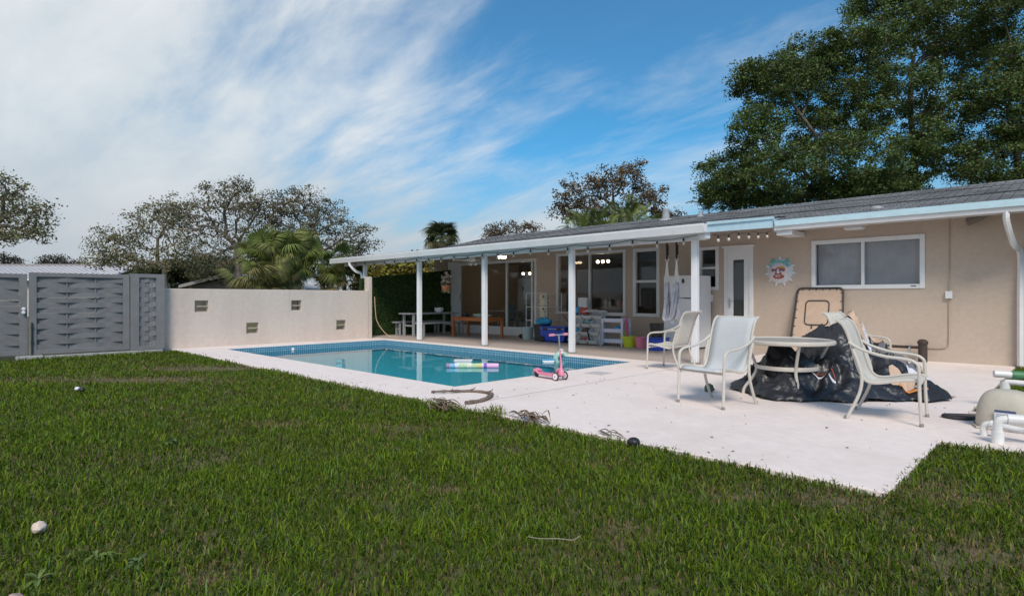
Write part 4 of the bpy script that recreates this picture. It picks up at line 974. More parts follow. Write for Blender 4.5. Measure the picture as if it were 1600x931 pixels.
# ------------------------------------------------------------------ rooms seen through the glass
def dining_chair(x, y, rz, label):
    t = thing('dining_chair', label, 'chair', (x, y, .022), rz, 'dining chairs behind the sliding door'); gm = mat('grey_upholstery', (.20, .20, .21), .8, .08, 6); lm = white_plastic
    MB().box(-.22, .22, -.22, .22, .43, .48).build('seat', gm, t, bevel=.015); MB().box(-.21, .21, .20, .235, .50, .98).build('backrest', gm, t, bevel=.02)
    for sx_ in (-1, 1):
        for sy_ in (-1, 1): MB().tube([(sx_*.19, sy_*.19, .43), (sx_*.21, sy_*.22, 0)], .014, 6).build('leg', lm, t)
        MB().tube([(sx_*.20, .21, .45), (sx_*.20, .225, .55)], .012, 6).build('back_post', lm, t)
dining_chair(-14.22, 14.2, R(10), 'grey dining chair behind the middle of the sliding glass door')
dining_chair(-13.42, 14.15, R(-12), 'grey dining chair behind the right pane of the sliding door')
dt = thing('dining_table', 'white dining table inside behind the grey dining chairs', 'table', (-14.9, 14.9, .022))
MB().box(-.9, .9, -.42, .42, .71, .745).build('table_top', white_plastic, dt, bevel=.006)
for sx_ in (-1, 1):
    for sy_ in (-1, 1): MB().box(sx_*.82-.03, sx_*.82+.03, sy_*.35-.03, sy_*.35+.03, 0, .709).build('leg', white_plastic, dt)
wb = thing('white_cabinet', 'tall white cabinet inside behind the right pane of the sliding door', 'cabinet', (-14.62, 15.75, .022))
MB().box(-.33, .33, -.25, .25, 0, 1.92).build('body', enamel, wb, bevel=.01); MB().box(-.02, .0, -.285, -.252, 1.45, 1.62).build('handle', dark_metal, wb)
for label, p in (('lit pendant lamp with two bulbs inside the sliding door', (-15.15, 16.2, 2.15)), ('lit three-bulb lamp inside the large patio window', (-10.75, 15.0, 2.36))):
    t = thing('pendant_lamp', label, 'lamp', p)
    MB().tube([(0, 0, .06), (0, 0, 2.62-p[2])], .012, 6).tube([(-.2, 0, .06), (.2, 0, .06)], .012, 6).build('arm', dark_metal, t)
    for k in ((-.17, .17) if 'two' in label else (-.2, 0, .2)): MB().ball((k, 0, 0), .05, 12).build('bulb', bulb_lit, t, True)
    ld_ = bpy.data.lights.new('lamp_light', 'POINT'); ld_.energy = 6 if 'two' in label else 2; ld_.color = (1, .82, .60); ld_.shadow_soft_size = .08; lo_ = bpy.data.objects.new('lamp_light', ld_); COL.objects.link(lo_); lo_.parent = t; lo_.location = (0, 0, -.12)
for k, (x, h, r_, cc) in enumerate([(-9.9, .22, .05, (.5, .48, .42)), (-9.75, .16, .045, (.40, .38, .30)), (-9.45, .20, .05, (.40, .10, .07)), (-9.3, .18, .05, (.42, .12, .08))]):
    nm_ = ['tall pale jar on the window shelf', 'short pale jar beside the tall one on the window shelf', 'red jar on the window shelf next to the pale jars', 'red jar nearest the right edge of the large window'][k]
    tag(MB().lathe([(r_, 0), (r_*1.05, h*.7), (r_*.7, h*.85), (r_*.75, h)], 12, (x, 13.95, .955)).build('jar', mat('jar%d' % k, cc, .4), None, True), nm_, 'jar')
sh = tag(MB().box(-10.2, -9.05, 13.86, 14.08, .90, .953).build('window_shelf', mat('oak_shelf', (.20, .14, .09), .6, .15)), 'brown wooden shelf just inside the large patio window', 'shelf')

# ------------------------------------------------------------------ scooter
sc_ = thing('kick_scooter', 'pink three-wheeled child scooter standing on the pool edge', 'scooter', (-5.72, 6.62, .0), R(-3))
pinks = mat('scooter_pink', (.72, .24, .36), .4, .06, 5); whitew = mat('wheel_hub_white', (.7, .66, .68), .4); tyre = mat('wheel_tyre', (.03, .028, .03), .7)
dk = MB(); prof = arc([(-.30, 0, .115), (-.24, 0, .105), (-.18, 0, .075), (-.05, 0, .07), (.10, 0, .07), (.16, 0, .10), (.22, 0, .17)], 4)
for p in prof:
    w = .055+.02*math.exp(-((p.x)/.15)**2); dk.v += [(p.x, -w, p.z+.012), (p.x, w, p.z+.012), (p.x, w*.9, p.z-.022), (p.x, -w*.9, p.z-.022)]
for i in range(len(prof)-1):
    for k in range(4): dk.f.append((i*4+k, i*4+(k+1) % 4, i*4+4+(k+1) % 4, i*4+4+k))
dk.f += [(0, 1, 2, 3), tuple(len(dk.v)-4+k for k in range(4))[::-1]]
dk.build('deck', pinks, sc_, True, bevel=.008)
hub = MB().lathe([(.044, 0), (.050, .03), (.034, .07), (.018, .11), (.014, .18)], 14, (.24, 0, .07), 1.2, 1); hub.build('steering_head', pinks, sc_, True)
MB().tube([(-.34, 0, .05), (-.30, 0, .10), (-.25, 0, .125), (-.18, 0, .115)], [.02, .035, .04, .03], 8, flat=.6).build('rear_mudguard', pinks, sc_, True)
for (x, y, r_) in ((.22, -.10, .062), (.22, .10, .062), (-.27, 0, .042)):
    w = MB(); w.tube([(x+r_*.86*math.cos(2*math.pi*k/20), y, r_+r_*.86*math.sin(2*math.pi*k/20)) for k in range(20)], r_*.15, 8, closed=True, flat=1.2)
    wo = w.build('wheel', tyre, sc_, True)
    MB().tube([(x, y-.014, r_), (x, y+.014, r_)], r_*.74, 16).build('hub', whitew if y else tyre, wo)
    if y: MB().tube([(x, y-.02, r_), (x, y+.02, r_)], r_*.2, 10).build('axle_cap', pinks, wo)
MB().tube([(.22, -.10, .062), (.22, .10, .062)], .012, 6).build('axle', dark_metal, sc_)
MB().tube([(.245, 0, .22), (.215, 0, .43)], .013, 8).build('lower_stem', pinks, sc_, True)
MB().tube([(.215, 0, .42), (.19, 0, .67)], .011, 8).build('upper_stem', chrome, sc_, True)
MB().tube([(.19, -.10, .67), (.19, .10, .67)], .011, 8).build('handlebar', chrome, sc_, True)
for s_ in (-1, 1): MB().tube([(.19, s_*.10, .67), (.19, s_*.19, .67)], .019, 8).build('grip', pinks, sc_, True)
MB().tube(arc([(.215, 0, .44), (.235, -.0, .455), (.275, -.0, .445)], 3), .012, 6).build('clamp_lever', whitew, sc_, True)

# ------------------------------------------------------------------ pool floats
nx, ny = G(738, 574, WZ); nd = Vector((rt[0], rt[1], 0)).normalized()
fn = thing('pool_noodle', 'long striped tube float with a pink end lying on the water', 'pool float', (nx, ny, WZ-.012), YAW)
cols = [((-.50, -.44), (.30, .22, .30)), ((-.44, -.33), (.22, .42, .70)), ((-.33, -.26), (.62, .68, .72)), ((-.26, -.10), (.45, .62, .40)), ((-.10, .0), (.66, .68, .56)), ((0, .12), (.44, .60, .34)), ((.12, .19), (.72, .55, .22)), ((.19, .22), (.62, .64, .68)), ((.22, .285), (.20, .10, .50)), ((.285, .51), (.74, .42, .66))]
for i, ((a, c), cc) in enumerate(cols): MB().tube([(a, 0, .045), (c, 0, .045)], .05 if i else .052, 14).build('segment', mat('noodle%d' % i, cc, .55, .25 if 0 < i < 6 else .08, 22), fn)
wx, wy = G(724, 566, WZ+.04)
bx_ = thing('float_tray', 'small white foam tray floating behind the striped tube', 'foam tray', (wx, wy, WZ-.03), YAW)
MB().box(-.17, .17, -.11, .11, 0, .10).build('body', white_plastic, bx_, bevel=.01); MB().box(-.185, .185, -.125, .125, .101, .125).build('rim', white_plastic, bx_, bevel=.006)
x, y = G(396, 549, WZ)
rf = thing('water_toy', 'flat bright blue plastic toy floating near the far end of the pool', 'pool toy', (x, y, WZ-.015), YAW)
MB().prism([(-.16, 0), (.13, 0), (.19, .05), (.12, .075), (-.05, .06), (-.17, .05)], lambda a, c, w: (a, w, c), -.07, .07).build('body', mat('bright_blue', (.01, .18, .55), .4, .1), rf, bevel=.012)
x, y = G(458, 547, WZ); tag(MB().ball((x, y, WZ+.02), .042, 14).build('ball', white_plastic, None, True), 'small white ball floating near the blue tiled pool wall', 'ball')
x, y = G(874, 566, WZ)
fr_ = thing('swim_ring', 'pale green swim ring floating upright by the tiled pool wall', 'swim ring', (x-.05, y+.12, WZ-.10), YAW+R(10))
MB().tube([(.12*math.cos(2*math.pi*k/20), 0, .16+.12*math.sin(2*math.pi*k/20)) for k in range(20)], .055, 10, closed=True).build('ring', mat('mint_vinyl', (.36, .55, .47), .3, .2, 9), fr_, True)
MB().ball((0, -.05, .29), .03, 10).build('valve', white_plastic, fr_, True)
x, y = G(853, 566, WZ)
tbt = thing('toy_boat', 'small blue and white toy boat floating beside the swim ring', 'toy boat', (x, y+.08, WZ-.02), YAW)
MB().prism([(-.10, 0), (.10, 0), (.14, .06), (-.14, .06)], lambda a, c, w: (a, w, c), -.06, .06).build('hull', white_plastic, tbt, bevel=.01); MB().box(-.145, .145, -.065, .065, .061, .09).build('deck', bluep, tbt, bevel=.008)
x, y = G(935, 583)
lidm = mat('skimmer_lid', (.52, .47, .46), .7, .12, 14)
tag(MB().box(x-.16, x+.16, y-.16, y+.16, .001, .008).build('skimmer_lid', lidm, bevel=.003), 'flat square skimmer lid set in the deck beside the pink scooter', 'skimmer lid')

# ------------------------------------------------------------------ pool equipment at the right
pvc = mat('white_pvc', (.72, .71, .71), .35, .06, 8); tankm = weathered('beige_cover', (.47, .43, .36), (.30, .27, .21), .6, 3, 12, .6, .15, 50)
x, y = G(1562, 676)
pd = thing('pump_housing', 'domed beige pump housing with a printed label on the concrete pad', 'pump', (x+.03, y+.28, 0))
dm = MB(); nn = 30
for i in range(11):
    f_ = i/10; hh = .36*math.sin(f_*math.pi/2)**.8 if i < 10 else .36; rr = max(.004, math.cos(f_*math.pi/2)**.55)
    for k in range(nn): a = 2*math.pi*k/nn; ca, sa = math.cos(a), math.sin(a); dm.v.append((.23*rr*math.copysign(abs(ca)**.75, ca), .17*rr*math.copysign(abs(sa)**.75, sa), hh))
for i in range(10):
    for k in range(nn): dm.f.append((i*nn+k, i*nn+(k+1) % nn, (i+1)*nn+(k+1) % nn, (i+1)*nn+k))
dm.build('cover', tankm, pd, True)
M2 = Matrix.Rotation(YAW*.55, 4, 'Z')
lab = MB().box(-.075, .075, -.178, -.1745, .10, .20, Matrix.Rotation(R(3), 4, 'X')).build('label', mat('label_white', (.60, .62, .66), .5, .06, 20), pd)
MB().box(-.075, .075, -.1795, -.1782, .178, .20, Matrix.Rotation(R(3), 4, 'X')).build('label_band', mat('label_navy', (.06, .08, .18), .5), lab)
for k in range(4): MB().box(-.065, .02+.012*(k % 3), -.1795, -.1782, .115+.014*k, .119+.014*k, Matrix.Rotation(R(3), 4, 'X')).build('print_line', mat('label_grey', (.22, .23, .28), .5), lab)
MB().tube([(-.25, -.02, .012), (-.25, .12, .012), (.22, .19, .012), (.25, -.02, .012), (.2, -.19, .012), (-.2, -.19, .012)], .012, 6, closed=True).build('base_rim', tankm, pd)
def pipe(label, pts, r_=.030, fit=()):
    t = thing('pvc_pipe', label, 'pipe', (pts[0][0], pts[0][1], 0), world=True)
    MB().tube(pts, r_, 12).build('tube', pvc, t, True)
    for a, c in fit: MB().tube([a, c], r_*1.28, 12).build('coupling', pvc, t, True)
    return t
qx, qy = G(1559, 692); 
pipe('thick white pipe rising from the pad and running past the pump housing', arc([(qx, qy, 0), (qx, qy, .14), (qx+.015, qy+.005, .19), (qx+.07, qy+.02, .205)], 4)+[Vector((qx+.6, qy+.16, .20)), Vector((qx+1.6, qy+.40, .20))], .034, [((qx, qy, .0), (qx, qy, .10)), ((qx+.06, qy+.018, .205), (qx+.16, qy+.045, .205))])
q2x, q2y = G(1537, 680)
pipe('thin white pipe lying low in front of the pump housing', arc([(q2x, q2y, 0), (q2x, q2y, .06), (q2x+.015, q2y-.005, .10), (q2x+.07, q2y-.02, .11)], 4)+[Vector((q2x+.5, q2y-.12, .07)), Vector((q2x+1.7, q2y-.35, .05))], .027, [((q2x+.05, q2y-.015, .11), (q2x+.11, q2y-.03, .105))])
ux, uy = -.62, 8.35
up_ = pipe('white pipe stub with an elbow beside the deck edge behind the pump', [(ux, uy, -.03), (ux, uy, .30)], .036, [((ux, uy, .20), (ux, uy, .30))])
MB().tube([(ux-.09, uy-.06, .375), (ux+.05, uy+.0, .37)], .038, 12).build('capped_end', pvc, up_, True)
MB().tube([(ux+.05, uy+.0, .37), (ux+.16, uy+.05, .365)], .044, 12).build('green_valve', mat('green_valve', (.06, .20, .09), .5, .15), up_, True)
MB().tube([(ux+.16, uy+.05, .365), (ux+1.4, uy+.5, .34)], .036, 12).tube([(ux, uy, .29), (ux+1.3, uy-.1, .26)], .032, 12).build('upper_run', pvc, up_, True)
pipe('tall upright white pipe with couplings at the far side of the pump housing', [(ux+.33, uy-.75, -.03), (ux+.33, uy-.75, .42)], .034, [((ux+.33, uy-.75, .10), (ux+.33, uy-.75, .17)), ((ux+.33, uy-.75, .28), (ux+.33, uy-.75, .42))])
tag(MB().box(-.86, 1.2, 7.61, 7.66, -.03, .035).build('edging_board', mat('edging_board', (.55, .50, .46), .8, .12, 8), bevel=.005), 'pale edging board between the equipment pad and the grass strip', 'edging')
hx_, hy_ = G(1502, 652)
tag(MB().tube(arc([(hx_+.5, hy_+.30, .018), (hx_+.15, hy_+.12, .018), (hx_-.10, hy_-.04, .018), (hx_-.12, hy_-.14, .018), (hx_+.0, hy_-.17, .018), (hx_+.22, hy_-.02, .02), (hx_+.5, hy_+.18, .02)], 6), .018, 8).build('black_hose', mat('black_rubber', (.03, .028, .032), .6, .2), None, True), 'black rubber hose looped on the concrete in front of the pump', 'hose')
rust = mat('rusty_iron', (.05, .035, .03), .8, .4, 20, .4, 60)
rx, ry = WY(1441, 545, 13.3)[0], 13.35
rp = thing('standpipe', 'dark rusty iron standpipe with a tap at the foot of the tan wall', 'standpipe', (rx, ry, 0))
MB().tube([(0, 0, 0), (0, 0, .34)], .075, 12).lathe([(.085, .34), (.09, .38), (.06, .42), (.02, .43)], 14).build('pipe', rust, rp, True)
MB().tube([(-.75, .02, .27), (-.08, .0, .27)], .028, 8).build('branch_pipe', rust, rp); MB().tube([(-.20, -.02, .27), (-.20, -.10, .25), (-.20, -.11, .16)], .022, 8).box(-.24, -.16, -.06, -.04, .30, .33).build('tap', chrome, rp)
gt = G(1108, 612)
lump('green_toy', 'small dark green toy on the deck under the grey chair', 'toy', (*gt, .001), .06, mat('dark_green_toy', (.05, .10, .07), .6, .4, 20), (1, .8, 1), 21, .4)
# garden hose on the corner of the wall
hs = arc([(-15.42, 9.72, 1.25), (-15.40, 9.73, .9), (-15.40, 9.78, .55), (-15.36, 9.95, .25), (-15.25, 10.15, .03), (-15.0, 10.3, .02)], 6)
tag(MB().tube(hs, .014, 6).build('garden_hose', mat('tan_hose', (.46, .31, .20), .6), None, True), 'tan garden hose hanging down beside the green hedge screen', 'hose')

# ------------------------------------------------------------------ debris
bark = mat('driftwood_bark', (.17, .125, .10), .9, .4, 14, .7, 40)
bs = thing('fallen_branch', 'bent grey-brown branch lying on the deck by the pool corner', 'branch', (-5.6, 4.8, 0), world=True)
pa = [G(674, 611, .03), G(700, 611, .03), G(735, 609, .03), G(762, 612, .03), G(768, 617, .03), G(752, 624, .03), G(728, 628, .03)]
MB().tube(arc([(x, y, .022+.01*math.sin(i*2)) for i, (x, y) in enumerate(pa)], 5), [.013+.016*(i/30)+.004*math.sin(i*2.1) for i in range(31)], 8).build('stem', bark, bs, True)
for i, (x, y) in enumerate(pa[1:4]): MB().tube([(x, y, .03), (x+.05, y+.03, .05), (x+.07, y+.02, .075)], [.010, .007, .003], 6).build('twig', bark, bs)
dry = mat('dry_frond', (.13, .09, .05), .9, .4, 20)
def debris(label, px, py, n, spread, seed, L_=.35, zmax=.10):
    r_ = random.Random(seed); x, y = G(px, py); t = thing('palm_debris', label, 'palm debris', (x, y, 0))
    for k in range(n):
        a = r_.uniform(-.5, .5)+R(-5); cx_, cy_ = r_.gauss(0, spread), r_.gauss(0, spread*.35); l = L_*r_.uniform(.4, 1.2); z = r_.uniform(.02, zmax)
        q = arc([(cx_-l/2*math.cos(a), cy_-l/2*math.sin(a), z), (cx_, cy_+r_.uniform(-.03, .03), z+r_.uniform(0, .05)), (cx_+l/2*math.cos(a), cy_+l/2*math.sin(a), max(.01, z-.03))], 3)
        w = r_.uniform(.004, .016); MB().tube(q, [w*.6]*2+[w]*3+[w*.4]*2, 5, flat=.45).build('strip', dry if r_.random() < .75 else bark, t)
debris('heap of dry brown palm husk at the grass edge below the bent branch', 690, 640, 30, .10, 1, .24)
debris('dry palm frond scraps on the grass edge towards the black ball', 830, 656, 26, .14, 2, .24, .06)
debris('few dry stalks lying on the deck edge beside the black ball', 955, 680, 5, .06, 3, .20, .02)
hx2, hy2 = G(990, 694); lump('black_ball', 'scuffed black ball resting at the edge of the lawn', 'ball', (hx2, hy2, -.012), .048, black_plastic, (1.15, 1, .85), 22, .12)
wx2, wy2 = G(61, 815, .06); lump('white_stone', 'pale rounded stone lying in the lawn near the broad-leaved weeds', 'stone', (wx2, wy2, .012), .036, mat('pale_stone', (.62, .50, .42), .8, .12, 12, .2), (1.2, .9, .8), 23, .2)
wx3, wy3 = G(122, 609, .05); t = thing('lost_toy', 'small black and white toy lying in the far lawn before the gate', 'toy', (wx3, wy3, .02)); 
MB().ball((-.05, 0, .04), .032, 12, 1.3, 1, .8).build('white_half', white_plastic, t, True); MB().ball((.05, .03, .04), .038, 12, 1.6, 1, .7).build('black_half', black_plastic, t, True)
tp = [G(826, 838, .07), G(845, 841, .07), G(872, 841, .07), G(895, 843, .07), G(905, 837, .07)]
tag(MB().tube(arc([(x, y, .07) for x, y in tp], 5), [.002]*21, 5).build('pale_twig', mat('pale_twig', (.32, .28, .22), .9), None, True), 'thin pale bleached twig lying on the grass', 'twig')
x, y = G(22, 926, .04); lump('clay_shard', 'pinkish clay shard in the grass near the broad-leaved weeds', 'shard', (x, y, .0), .035, mat('pink_clay', (.45, .30, .28), .9), (1.4, .8, .5), 25, .4)
# ------------------------------------------------------------------ lawn
grassm = attr_mat('grass_blade', .65, .32, .18)
def lawn_ok(x, y):
    front = (y < 4.225) & (x > -15.15)
    right = (x > -.895) & (y >= 4.19) & (y < 6.07)
    strip = (x > -.84) & (y > 7.68) & (y < 13.5)
    return front | right | strip
DRY = [(*G(320, 574), 1.0, .35), (*G(190, 592), 1.5, .35), (*G(255, 590), .9, .3), (*G(945, 722), .16, .12), (*G(1310, 775), .30, .14), (*G(1480, 770), .30, .2), (*G(975, 820), .13, .10), (*G(620, 665), .35, .16), (*G(1145, 770), .25, .12), (*G(330, 895), .15, .10), (*G(440, 660), .30, .15), (*G(1545, 860), .2, .12), (*G(700, 760), .15, .10)]
def lawn():
    rg = np.random.default_rng(5)
    from mathutils import noise
    bands = [(0, 1.9, 260), (1.9, 3.2, 6400), (3.2, 4.6, 5000), (4.6, 7.2, 3200), (7.2, 11, 1700), (11, 17, 950)]
    P = []
    for d0, d1, den in bands:
        n = int(math.pi*(d1*d1-d0*d0)*den); r = np.sqrt(rg.uniform(d0*d0, d1*d1, n)); a = rg.uniform(-math.pi, math.pi, n)
        # keep the sector a little wider than the view
        k = np.abs(a) < R(52) if d0 >= 1.9 else np.abs(a) < 9
        r, a = r[k], a[k]; x = fw[0]*r*np.cos(a)+rt[0]*r*np.sin(a); y = fw[1]*r*np.cos(a)+rt[1]*r*np.sin(a)
        k = lawn_ok(x, y); P.append(np.stack([x[k], y[k], np.full(k.sum(), (d0+d1)/2)], 1))
    # sparse lawn outside the view
    n = 45000; x = rg.uniform(-15, 5, n); y = rg.uniform(-6, 13.4, n); k = lawn_ok(x, y); P.append(np.stack([x[k], y[k], np.full(k.sum(), 8.)], 1))
    P = np.concatenate(P); n = len(P)
    def fbm(x, y, s, z):
        # cheap smooth value noise on a lattice
        u, v = x*s, y*s; i, j = np.floor(u).astype(int), np.floor(v).astype(int); fu, fv = u-i, v-j; fu = fu*fu*(3-2*fu); fv = fv*fv*(3-2*fv)
        h = lambda a, b: np.modf(np.abs(np.sin(a*127.1+b*311.7+z*74.7)*43758.5453))[0]
        return (h(i, j)*(1-fu)+h(i+1, j)*fu)*(1-fv)+(h(i, j+1)*(1-fu)+h(i+1, j+1)*fu)*fv
    tuft = .5*fbm(P[:, 0], P[:, 1], 2.1, 1)+.3*fbm(P[:, 0], P[:, 1], 6.0, 2)+.2*fbm(P[:, 0], P[:, 1], 13., 3)
    dryf = np.zeros(n)
    for x, y, ra, rb in DRY:
        c, s = math.cos(YAW), math.sin(YAW); dx, dy = P[:, 0]-x, P[:, 1]-y; u = (dx*c+dy*s)/ra; w = (-dx*s+dy*c)/rb
        dryf = np.maximum(dryf, (1 if ra > .8 else .62)*np.exp(-(u*u+w*w)*(.7+.8*tuft)))
    bare = np.clip((.38-tuft)*2.2, 0, .45)
    keep = rg.uniform(size=n) > np.maximum(dryf*.86, bare); P, tuft, dryf = P[keep], tuft[keep], dryf[keep]; n = len(P)
    d = np.hypot(P[:, 0], P[:, 1])
    L_ = (.028+.054*tuft**1.4)*rg.uniform(.55, 1.45, n)*(1-.65*dryf)
    tall = rg.uniform(size=n) < .03; L_[tall] *= 1.5
    W = np.clip(.0044*rg.uniform(.6, 1.7, n)+.00062*np.clip(d-2, 0, 14), 0, .014)
    az = rg.uniform(0, 2*math.pi, n); lean = rg.uniform(.25, 1.45, n); lean = np.where(dryf > .4, lean+.3, lean)
    dx, dy = np.cos(az), np.sin(az); px, py = -dy, dx
    tw = rg.uniform(-.9, .9, n); sx, sy = px*np.cos(tw)+dx*np.sin(tw), py*np.cos(tw)+dy*np.sin(tw)
    z0 = np.full(n, -.036)
    l1 = np.sin(lean*.6); h1 = np.cos(lean*.6); l2 = np.sin(np.minimum(lean*1.5, 2.1)); h2 = np.cos(np.minimum(lean*1.5, 2.1))
    bx, by = P[:, 0], P[:, 1]
    m = np.stack([bx+dx*l1*L_*.5, by+dy*l1*L_*.5, z0+h1*L_*.5+.012], 1); t = m+np.stack([dx*l2*L_*.5, dy*l2*L_*.5, h2*L_*.5], 1)
    S = np.stack([sx*W*.5, sy*W*.5, np.zeros(n)], 1); B = np.stack([bx, by, z0], 1)
    V = np.stack([B-S*.8, B+S*.8, m+S, m-S, t], 1).reshape(-1, 3)
    i = np.arange(n)*5; q = np.stack([i, i+1, i+2, i+3], 1); tr = np.stack([i+3, i+2, i+4], 1)
    hue = rg.uniform(size=(n, 1)); br = rg.uniform(.5, 1.5, (n, 1))*(.62+.75*tuft[:, None])
    g = (np.array([.052, .110, .005])*(1-hue)+np.array([.145, .195, .010])*hue)*br
    blu = rg.uniform(size=n) < .12; g[blu] = np.array([.10, .155, .05])*br[blu]
    straw = (rg.uniform(size=n) < .03+.85*dryf+.10*(tuft < .42)); pale = rg.uniform(size=n) < .05; g[pale] = np.array([.19, .25, .05])*rg.uniform(.6, 1.1, (pale.sum(), 1))
    g[straw] = np.array([.28, .20, .09])*rg.uniform(.35, 1.15, (straw.sum(), 1))
    c = np.repeat(g, 5, 0); c.reshape(n, 5, 3)[:, 4] *= 1.15
    o = mesh_np('grass', V, q, tr, grassm, c); o['kind'] = 'stuff'; tag(o, 'dark green lawn grass with dry patches in front of the pool deck', 'grass')
lawn()
# broad-leaved weeds
weedc = [(150, 868, 1, 'broad-leaved weed in the near lawn beside the pale stone'), (215, 880, 2, 'light green broad-leaved weed right of the pale stone'), (60, 905, 3, 'low broad-leaved weed beside the clay shard'), (270, 690, 4, 'grey-green weed tuft farther out in the lawn')]
def weed(px, py, seed, label):
    r_ = random.Random(seed); x, y = G(px, py); t = thing('lawn_weed', label, 'weed', (x, y, -.03), 0, 'weeds in the lawn')
    m = mat('weed_leaf_%d' % (seed % 2), (.10, .15, .025) if seed % 2 else (.08, .13, .035), .5, .2, 20)
    for k in range(11):
        a = r_.uniform(0, 6.28); l = r_.uniform(.05, .10); w = r_.uniform(.008, .015); e_ = r_.uniform(.35, 1.1); b = MB()
        for i, (u, ww) in enumerate(((0, .15), (.3, .8), (.6, 1), (.85, .6), (1, .05))):
            h = .03+l*u*math.sin(e_)-.05*u*u; rr = l*u*math.cos(e_)
            for s_ in (-1, 0, 1): b.v.append((rr*math.cos(a)-s_*w*ww*math.sin(a), rr*math.sin(a)+s_*w*ww*math.cos(a), h-(.0 if s_ else .006*ww)))
        for i in range(4):
            for k2 in range(2): q = i*3+k2; b.f.append((q, q+1, q+4, q+3))
        b.build('leaf', m, t, True)
for w in weedc: weed(*w)
x, y = G(772, 646); yt = thing('grass_tuft', 'yellow-green tuft of long grass at the deck edge by the palm husks', 'grass tuft', (x, y, -.03))
rg = np.random.default_rng(8); n = 160; a = rg.uniform(0, 6.28, n); l = rg.uniform(.08, .22, n); e_ = rg.uniform(.3, 1.3, n)
B = np.stack([rg.normal(0, .09, n), rg.normal(0, .05, n), np.zeros(n)], 1); D = np.stack([np.cos(a)*np.cos(e_), np.sin(a)*np.cos(e_), np.sin(e_)], 1); S = np.stack([-np.sin(a), np.cos(a), np.zeros(n)], 1)*.0035
mm_ = B+D*l[:, None]*.55; tt = mm_+D*np.array([1, 1, .3])*l[:, None]*.5
V = np.stack([B-S, B+S, mm_+S, mm_-S, tt], 1).reshape(-1, 3); i = np.arange(n)*5
mesh_np('blades', V, np.stack([i, i+1, i+2, i+3], 1), np.stack([i+3, i+2, i+4], 1), grassm, np.repeat(np.array([.20, .23, .03])*rg.uniform(.5, 1.3, (n, 1)), 5, 0), yt)['kind'] = 'stuff'

# fallen leaves and grit on the deck
rg = np.random.default_rng(19); n = 150
xs_ = np.concatenate([rg.uniform(-14, -1, 70), rg.uniform(-5.5, -1, 80)]); ys_ = np.concatenate([4.25+np.abs(rg.normal(0, .22, 70)), rg.uniform(4.4, 9, 80)])
k_ = ~((xs_ > PX0-.1) & (xs_ < PX1+.1) & (ys_ > PY0-.1) & (ys_ < PY1+.1)); xs_, ys_ = xs_[k_], ys_[k_]; n = len(xs_)
ctr = np.stack([xs_, ys_, np.full(n, .007)], 1); a_ = rg.uniform(0, 6.28, n); sz_ = rg.uniform(.006, .022, n)[:, None]
d_ = np.stack([np.cos(a_), np.sin(a_), np.zeros(n)], 1); s_2 = np.stack([-np.sin(a_), np.cos(a_), np.zeros(n)], 1); up2 = np.array([0, 0, .005])
v = np.stack([ctr-d_*sz_-[0, 0, .004], ctr+s_2*sz_*.4+up2, ctr+d_*sz_, ctr-s_2*sz_*.4], 1).reshape(-1, 3)
ll = mesh_np('leaf_litter', v, np.arange(n*4).reshape(n, 4), None, leafm, np.repeat(np.array([.20, .13, .08])*rg.uniform(.3, 1.3, (n, 1)), 4, 0)); ll['kind'] = 'stuff'; tag(ll, 'tiny brown leaf scraps scattered over the pale deck', 'leaf litter')

